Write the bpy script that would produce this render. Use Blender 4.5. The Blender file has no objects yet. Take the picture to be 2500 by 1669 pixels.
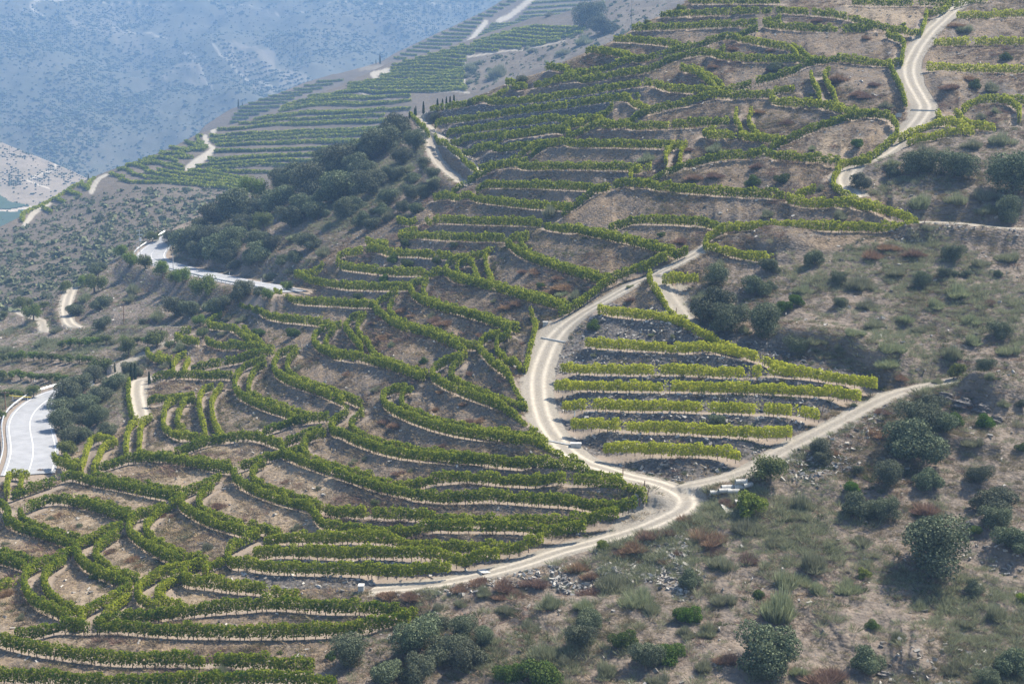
import bpy, math, random
import numpy as np
from mathutils import kdtree, Vector
# ---------------------------------------------------------------- camera, daylight, exposure
scene = bpy.context.scene
COL = scene.collection
FPX = 3300.0; U0, V0 = 1250.0, 834.5; PITCH = math.radians(7.2); CAMZ = 100.0; WLEV = 0.8
cam = bpy.data.objects.new('camera', bpy.data.cameras.new('camera')); COL.objects.link(cam)
cam.data.sensor_width = 36; cam.data.lens = FPX / 2500 * 36
cam.data.clip_start = 1; cam.data.clip_end = 9000
cam.location = (0, 0, CAMZ); cam.rotation_euler = (math.pi / 2 - PITCH, 0, 0)
scene.camera = cam
SUN_EL = math.radians(57); SUN_ROT = math.radians(66)          # from behind the hill on the right
world = bpy.data.worlds.new('World'); scene.world = world; world.use_nodes = True
wn = world.node_tree.nodes; wl = world.node_tree.links
sky = wn.new('ShaderNodeTexSky'); sky.sky_type = 'NISHITA'; sky.sun_disc = False
sky.sun_elevation = SUN_EL; sky.sun_rotation = SUN_ROT; sky.air_density = 1.0; sky.dust_density = 1.0; sky.altitude = 200
wl.new(sky.outputs[0], wn['Background'].inputs[0]); wn['Background'].inputs[1].default_value = 0.1
sun = bpy.data.objects.new('sun', bpy.data.lights.new('sun', 'SUN')); COL.objects.link(sun)
sun.data.energy = 5.0; sun.data.angle = math.radians(0.5); sun.data.color = (1.0, 0.91, 0.77)
SUN_DIR = Vector((math.sin(SUN_ROT) * math.cos(SUN_EL), math.cos(SUN_ROT) * math.cos(SUN_EL), math.sin(SUN_EL)))
sun.rotation_euler = SUN_DIR.to_track_quat('Z', 'Y').to_euler()
scene.view_settings.view_transform = 'Standard'; scene.view_settings.look = 'None'
scene.view_settings.exposure = 1.46; scene.view_settings.gamma = 1.0
cy = scene.cycles
cy.max_bounces = 6; cy.diffuse_bounces = 3; cy.glossy_bounces = 2; cy.transmission_bounces = 3; cy.volume_bounces = 1; cy.transparent_max_bounces = 8
cy.use_denoising = True
HAZE_D = 0.00037; HAZE_TOP = 640.0
rng = np.random.default_rng(7); random.seed(7)
# ---------------------------------------------------------------- helpers
def mesh_of(name, verts, faces=None, quads=None, tris=None, mat=None, smooth=False):
    """mesh from numpy arrays (quads (n,4) and/or tris (n,3))"""
    me = bpy.data.meshes.new(name); verts = np.ascontiguousarray(verts, np.float32)
    me.vertices.add(len(verts)); me.vertices.foreach_set('co', verts.ravel())
    parts = [(q, k) for q, k in ((quads, 4), (tris, 3)) if q is not None and len(q)]
    lv = np.concatenate([np.asarray(q, np.int32).ravel() for q, k in parts])
    tot = np.concatenate([np.full(len(q), k, np.int32) for q, k in parts])
    st = np.r_[0, np.cumsum(tot)[:-1]].astype(np.int32)
    me.loops.add(len(lv)); me.loops.foreach_set('vertex_index', lv)
    me.polygons.add(len(tot)); me.polygons.foreach_set('loop_start', st); me.polygons.foreach_set('loop_total', tot)
    me.polygons.foreach_set('use_smooth', np.full(len(tot), smooth, bool))
    for m in (mat if isinstance(mat, (list, tuple)) else [mat]):
        if m: me.materials.append(m)
    me.update(calc_edges=True); return me
def link(name, data, parent=None, loc=None, color=None, **props):
    o = bpy.data.objects.new(name, data); COL.objects.link(o)
    if parent: o.parent = parent
    if loc is not None: o.location = loc
    if color is not None: o.color = (*color, 1)[:4]
    for k, v in props.items(): o[k] = v
    return o
def thing(name, label, cat, loc, group=None, data=None):
    o = link(name, data, loc=loc); o['label'] = label; o['category'] = cat
    if group: o['group'] = group
    return o
def _hash(i, j, s):
    h = (i.astype(np.int64) * 374761393 + j.astype(np.int64) * 668265263 + s * 974634777) & 0x7fffffff
    h = ((h ^ (h >> 13)) * 1274126177) & 0x7fffffff
    return ((h ^ (h >> 16)) & 0xffff) / 65535.0
def vnoise(x, y, s=0):
    i = np.floor(x); j = np.floor(y); fx = x - i; fy = y - j; fx = fx * fx * (3 - 2 * fx); fy = fy * fy * (3 - 2 * fy)
    a = _hash(i, j, s); b = _hash(i + 1, j, s); c = _hash(i, j + 1, s); d = _hash(i + 1, j + 1, s)
    return (a * (1 - fx) + b * fx) * (1 - fy) + (c * (1 - fx) + d * fx) * fy
def fbm(x, y, s=0, o=4):
    t = 0; a = .5
    for k in range(o): t = t + a * vnoise(x * 2 ** k, y * 2 ** k, s + k); a *= .5
    return t
def sstep(a, b, x):
    t = np.clip((x - a) / (b - a), 0, 1); return t * t * (3 - 2 * t)
def in_poly(u, v, poly):
    c = np.zeros(np.shape(u), bool); n = len(poly)
    for i in range(n):
        x0, y0 = poly[i]; x1, y1 = poly[i - 1]
        if y0 == y1: continue
        c ^= ((y0 > v) != (y1 > v)) & (u < (x1 - x0) * (v - y0) / (y1 - y0) + x0)
    return c
# ---------------------------------------------------------------- survey: lines of sight from the viewpoint and ground distances along them
def ray(u, v):
    """unit-depth line of sight of a sheet position (x right, y away, z up)"""
    u = np.asarray(u, float); v = np.asarray(v, float)
    a = (u - U0) / FPX; b = -(v - V0) / FPX
    return np.stack([a, math.cos(PITCH) + b * math.sin(PITCH), -math.sin(PITCH) + b * math.cos(PITCH)], -1)
def smooth_line(P, n):
    """Catmull-Rom through the points, n samples equally spaced by arc length"""
    P = np.asarray(P, float)
    if len(P) == 2:
        t = np.linspace(0, 1, n)[:, None]; return P[0] * (1 - t) + P[1] * t
    Q = np.vstack([2 * P[0] - P[1], P, 2 * P[-1] - P[-2]])
    t = np.linspace(0, 1, 16, endpoint=False)[:, None]; out = []
    for i in range(1, len(Q) - 2):
        a, b, c, d = Q[i - 1], Q[i], Q[i + 1], Q[i + 2]
        out.append(0.5 * (2 * b + (c - a) * t + (2 * a - 5 * b + 4 * c - d) * t * t + (3 * b - a - 3 * c + d) * t ** 3))
    L = np.vstack(out + [P[-1:]])
    s = np.r_[0, np.cumsum(np.hypot(*np.diff(L, axis=0).T))]
    q = np.linspace(0, s[-1], n)
    return np.stack([np.interp(q, s, L[:, k]) for k in range(L.shape[1])], -1)
class Field:
    """smooth px-per-metre field over the sheet; solved on a coarse grid, read with bicubic interpolation"""
    def __init__(self, u0, u1, v0, v1, nu, nv, ctrl, levels=(), lam=1.0, wl=0.0, bend=1.0):
        self.u0, self.v0 = u0, v0; self.du = (u1 - u0) / (nu - 1); self.dv = (v1 - v0) / (nv - 1); self.nu, self.nv = nu, nv
        N = nu * nv; ATA = np.zeros((N, N)); ATb = np.zeros(N)
        idx = np.arange(N).reshape(nv, nu)
        def add(cols, coef, rhs=None):
            cols = np.asarray(cols); coef = np.asarray(coef, float)
            for i in range(cols.shape[1]):
                for j in range(cols.shape[1]):
                    np.add.at(ATA, (cols[:, i], cols[:, j]), coef[:, i] * coef[:, j])
                if rhs is not None: np.add.at(ATb, cols[:, i], coef[:, i] * rhs)
        def stencil(c, k, w):
            add(np.stack([x.ravel() for x in c], -1), np.tile(np.array(k) * w, (c[0].size, 1)))
        w = lam * bend
        stencil((idx[:, :-2], idx[:, 1:-1], idx[:, 2:]), (1, -2, 1), w)
        stencil((idx[:-2], idx[1:-1], idx[2:]), (1, -2, 1), w)
        stencil((idx[:-1, :-1], idx[1:, :-1], idx[:-1, 1:], idx[1:, 1:]), (1, -1, -1, 1), w * 1.4)
        def bil(uv):
            x = np.clip((uv[:, 0] - u0) / self.du, 0, nu - 1.001); y = np.clip((uv[:, 1] - v0) / self.dv, 0, nv - 1.001)
            i = x.astype(int); j = y.astype(int); fx = x - i; fy = y - j
            return (np.stack([idx[j, i], idx[j, i + 1], idx[j + 1, i], idx[j + 1, i + 1]], -1),
                    np.stack([(1 - fx) * (1 - fy), fx * (1 - fy), (1 - fx) * fy, fx * fy], -1))
        c = np.array(ctrl, float); cols, co = bil(c[:, :2]); wt = 1.0 / c[:, 2]
        add(cols, co * wt[:, None] * 12, 12 * wt * c[:, 2])
        for L in levels:
            e = ray(L[:, 0], L[:, 1])[:, 2]
            a, b = np.arange(len(L) - 1), np.arange(1, len(L))
            ok = (e[a] < -.09) & (e[b] < -.09)
            if not ok.any(): continue
            a = a[ok]; b = b[ok]; m = (e[a] + e[b]) / 2
            ca, fa = bil(L[a]); cb, fb = bil(L[b])
            add(np.hstack([ca, cb]), np.hstack([fa * (e[b] / m)[:, None], -fb * (e[a] / m)[:, None]]) * wl)
        self.g = np.linalg.solve(ATA + np.eye(N) * 1e-9, ATb).reshape(nv, nu)
    def __call__(self, u, v):
        x = np.clip((np.asarray(u, float) - self.u0) / self.du, 0, self.nu - 1.0001); y = np.clip((np.asarray(v, float) - self.v0) / self.dv, 0, self.nv - 1.0001)
        i = x.astype(int); j = y.astype(int); fx = x - i; fy = y - j
        def W(f): return (((-.5 * f + 1) * f - .5) * f, (1.5 * f - 2.5) * f * f + 1, ((-1.5 * f + 2) * f + .5) * f, (.5 * f - .5) * f * f)
        wx, wy = W(fx), W(fy); out = 0
        for b in range(4):
            for a in range(4):
                out = out + wx[a] * wy[b] * self.g[np.clip(j + b - 1, 0, self.nv - 1), np.clip(i + a - 1, 0, self.nu - 1)]
        return out
    def point(self, u, v, lift=0.0):
        d = FPX / self(u, v)
        return ray(u, v) * np.asarray(d)[..., None] + np.array([0, 0, CAMZ])
K = 2500 / 2349.0     # overview sheet -> survey sheet
def ctrl(s): return [[float(a) * K for a in l.split(',')] for l in s.split()]
# ---------------------------------------------------------------- materials
class Mat:
    def __init__(self, name):
        self.m = bpy.data.materials.new(name); self.m.use_nodes = True; self.t = self.m.node_tree; self.t.nodes.clear()
        self.out = self.t.nodes.new('ShaderNodeOutputMaterial')
    def n(self, typ, out=0, _i=None, **kw):
        nd = self.t.nodes.new('ShaderNode' + typ); ins = kw.pop('ins', {})
        for k, v in kw.items(): setattr(nd, k, v)
        for k, v in ins.items():
            if hasattr(v, 'is_output'): self.t.links.new(v, nd.inputs[k])
            else: nd.inputs[k].default_value = (*v, 1) if isinstance(v, tuple) and len(v) == 3 and nd.inputs[k].type == 'RGBA' else v
        return nd if out is None else nd.outputs[out]
    def mix(self, f, a, b, mode='MIX'):
        return self.n('Mix', 2, data_type='RGBA', blend_type=mode, ins={0: f, 6: a, 7: b})
    def math(self, op, a, b=0.0, clamp=False):
        return self.n('Math', operation=op, use_clamp=clamp, ins={0: a, 1: b})
    def ramp(self, f, *stops):
        nd = self.n('ValToRGB', None, ins={0: f}); e = nd.color_ramp.elements
        while len(e) < len(stops): e.new(.5)
        for k, (p, c) in enumerate(stops): e[k].position = p; e[k].color = (*c, 1) if isinstance(c, tuple) else (c, c, c, 1)
        return nd.outputs[0]
    def noise(self, vec, scale, detail=3, rough=.55, dist=0.0):
        return self.n('TexNoise', 0, ins={'Vector': vec, 'Scale': scale, 'Detail': detail, 'Roughness': rough, 'Distortion': dist})
    def finish(self, shader): self.t.links.new(shader, self.out.inputs[0]); return self.m
    def principled(self, color, rough=.9, bump=None, bs=.5, bd=.1, spec=.2, **ins):
        d = {'Base Color': color, 'Roughness': rough, 'Specular IOR Level': spec}; d.update(ins)
        if bump is not None: d['Normal'] = self.n('Bump', 0, ins={'Strength': bs, 'Distance': bd, 'Height': bump})
        return self.n('BsdfPrincipled', 0, ins=d)
def leaf_mat(name, dark, light, trans=.35, var=.5, objcol=False, gloss=.0):
    m = Mat(name); rnd = m.n('NewGeometry', 'Random Per Island')
    if objcol:
        c0 = m.n('ObjectInfo', 'Color'); sep = m.n('SeparateColor', None, ins={0: c0})
        f = m.math('ADD', sep.outputs[0], m.math('MULTIPLY', m.math('SUBTRACT', rnd, .5), var), True)
    else:
        f = rnd
    pos = m.n('NewGeometry', 'Position')
    n1 = m.noise(pos, .55, 2); f = m.math('ADD', f, m.math('MULTIPLY', m.math('SUBTRACT', n1, .5), .5), True)
    col = m.mix(f, dark, light)
    if not objcol:
        oi = m.n('ObjectInfo', 'Random')
        col = m.n('HueSaturation', 0, ins={'Hue': m.math('ADD', .485, m.math('MULTIPLY', oi, .03)), 'Saturation': m.math('ADD', .85, m.math('MULTIPLY', oi, .3)), 'Value': m.math('ADD', .8, m.math('MULTIPLY', m.n('ObjectInfo', 'Random'), .4)), 'Color': col})
    d = m.n('BsdfDiffuse', 0, ins={'Color': col})
    tcol = m.mix(.35, col, (.55, .6, .08)) if objcol else col
    t = m.n('BsdfTranslucent', 0, ins={'Color': tcol})
    s = m.n('MixShader', 0, ins={0: trans, 1: d, 2: t})
    if gloss:
        g = m.n('BsdfGlossy', 0, ins={'Color': (.9, .9, .9), 'Roughness': .5}); s = m.n('MixShader', 0, ins={0: gloss, 1: s, 2: g})
    return m.finish(s)
def plain_mat(name, col, rough=.8, var=.25, scale=3.0, metal=0.0, bump=.3):
    m = Mat(name); p = m.n('TexCoord', 'Object'); n1 = m.noise(p, scale, 4)
    c = m.mix(m.ramp(n1, (.3, 0.0), (.7, 1.0)), tuple(x * (1 - var) for x in col), tuple(min(1, x * (1 + var)) for x in col))
    return m.finish(m.principled(c, rough, n1, bump, .02, .3, Metallic=metal))
def ground_mat():
    m = Mat('hillside_ground'); pos = m.n('NewGeometry', 'Position')
    at = m.n('Attribute', None, attribute_name='zones'); sep = m.n('SeparateColor', None, ins={0: at.outputs['Color']})
    road, bench, scrub = sep.outputs[0], sep.outputs[1], sep.outputs[2]; extra = at.outputs['Alpha']
    at2 = m.n('Attribute', None, attribute_name='marks'); sp2 = m.n('SeparateColor', None, ins={0: at2.outputs['Color']})
    rut, stony, pale = sp2.outputs[0], sp2.outputs[1], sp2.outputs[2]
    nl = m.noise(pos, .06, 4); nm = m.noise(pos, .35, 4, .6); nf = m.noise(pos, 1.6, 5, .7); nff = m.noise(pos, 5.0, 3, .7)
    vor = m.n('TexVoronoi', None, feature='F1', ins={'Vector': m.n('VectorMath', 0, operation='MULTIPLY', ins={0: pos, 1: (2.2, 2.2, 3.6)}), 'Scale': 1.0, 'Randomness': 1.0})
    stone = m.n('SeparateColor', None, ins={0: vor.outputs['Color']}).outputs[0]
    # bank: schist rubble under dry grass
    rock = m.mix(stone, (.038, .034, .031), (.175, .16, .143)); rock = m.mix(m.ramp(nff, (.35, 0.0), (.7, 1.0)), rock, (.085, .077, .071))
    grass = m.mix(m.ramp(nf, (.3, 0.0), (.7, 1.0)), (.088, .068, .049), (.235, .178, .122))
    f = m.math('ADD', m.math('MULTIPLY', nm, .9), m.math('MULTIPLY', nl, .7)); f = m.math('SUBTRACT', f, m.math('MULTIPLY', stony, .55))
    bank = m.mix(m.ramp(f, (.58, 0.0), (.92, 1.0)), rock, grass)
    bank = m.mix(m.math('MULTIPLY', pale, .75), bank, m.mix(nf, (.20, .158, .11), (.33, .265, .185)))
    # scrub slope: dry brown earth, straw patches
    sc = m.mix(m.ramp(nf, (.3, 0.0), (.72, 1.0)), (.088, .074, .062), (.215, .175, .138)); sc = m.mix(m.ramp(nm, (.45, 0.0), (.75, .8)), sc, (.115, .10, .086))
    sc = m.mix(m.math('MULTIPLY', m.ramp(nff, (.55, 0.0), (.75, 1.0)), .5), sc, m.mix(stone, (.12, .112, .105), (.28, .26, .235)))
    c = m.mix(scrub, bank, sc)
    ben = m.mix(nf, (.15, .122, .098), (.255, .21, .168))
    bf = m.math('MULTIPLY', bench, m.ramp(m.math('ADD', nf, m.math('MULTIPLY', bench, .5)), (.5, 0.0), (.75, 1.0)))
    c = m.mix(bf, c, ben)
    rd = m.mix(m.ramp(nff, (.3, 0.0), (.7, 1.0)), (.155, .14, .117), (.265, .24, .20)); rd = m.mix(m.math('MULTIPLY', m.ramp(nm, (.5, 0.0), (.7, 1.0)), .45), rd, (.165, .15, .128))
    rd = m.mix(m.math('MULTIPLY', rut, m.ramp(nf, (.25, .35), (.6, 1.0))), rd, (.40, .36, .295))
    rf = m.ramp(m.math('ADD', road, m.math('MULTIPLY', m.math('SUBTRACT', nf, .5), .55)), (.38, 0.0), (.62, 1.0))
    c = m.mix(rf, c, rd)
    h = m.math('ADD', m.math('MULTIPLY', nf, .6), m.math('MULTIPLY', m.math('SUBTRACT', 1.0, vor.outputs['Distance']), .45)); h = m.math('MULTIPLY', h, m.math('SUBTRACT', 1.0, m.math('MULTIPLY', m.math('MAXIMUM', rf, bf), .75)))
    return m.finish(m.principled(c, .95, h, .9, .3, .1))
M_GROUND = ground_mat()
M_VINE = leaf_mat('vine_leaves', (.027, .072, .011), (.43, .43, .042), .45, .58, True)
M_STEM = plain_mat('vine_wood', (.10, .075, .055))
M_OAK = leaf_mat('oak_leaves', (.036, .050, .030), (.18, .20, .125), .18)
M_GREEN = leaf_mat('bush_leaves', (.035, .068, .018), (.12, .155, .045), .25)
M_BROOM = leaf_mat('broom_twigs', (.11, .125, .07), (.31, .32, .20), .35)
M_DRY = leaf_mat('dry_twigs', (.15, .095, .066), (.33, .225, .155), .2)
M_STRAW = leaf_mat('straw', (.20, .15, .095), (.40, .31, .20), .25)
M_ALMOND = leaf_mat('almond_leaves', (.07, .105, .03), (.19, .225, .075), .35)
M_BRIGHT = leaf_mat('bright_leaves', (.09, .13, .02), (.22, .25, .06), .35)
M_CYP = leaf_mat('cypress_leaves', (.012, .026, .012), (.04, .06, .025), .1)
M_BARK = plain_mat('bark', (.13, .10, .075))
M_WOOD = plain_mat('post_wood', (.20, .12, .075))
M_CONC = plain_mat('concrete', (.36, .35, .325), bump=.1)
M_STEEL = plain_mat('galvanised_steel', (.55, .57, .58), .45, .1, 1.5, .6, .05)
M_STONE = plain_mat('schist_stone', (.27, .25, .23), .9, .4)
M_SLATE = plain_mat('slate', (.40, .39, .37), .85, .35)
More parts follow.
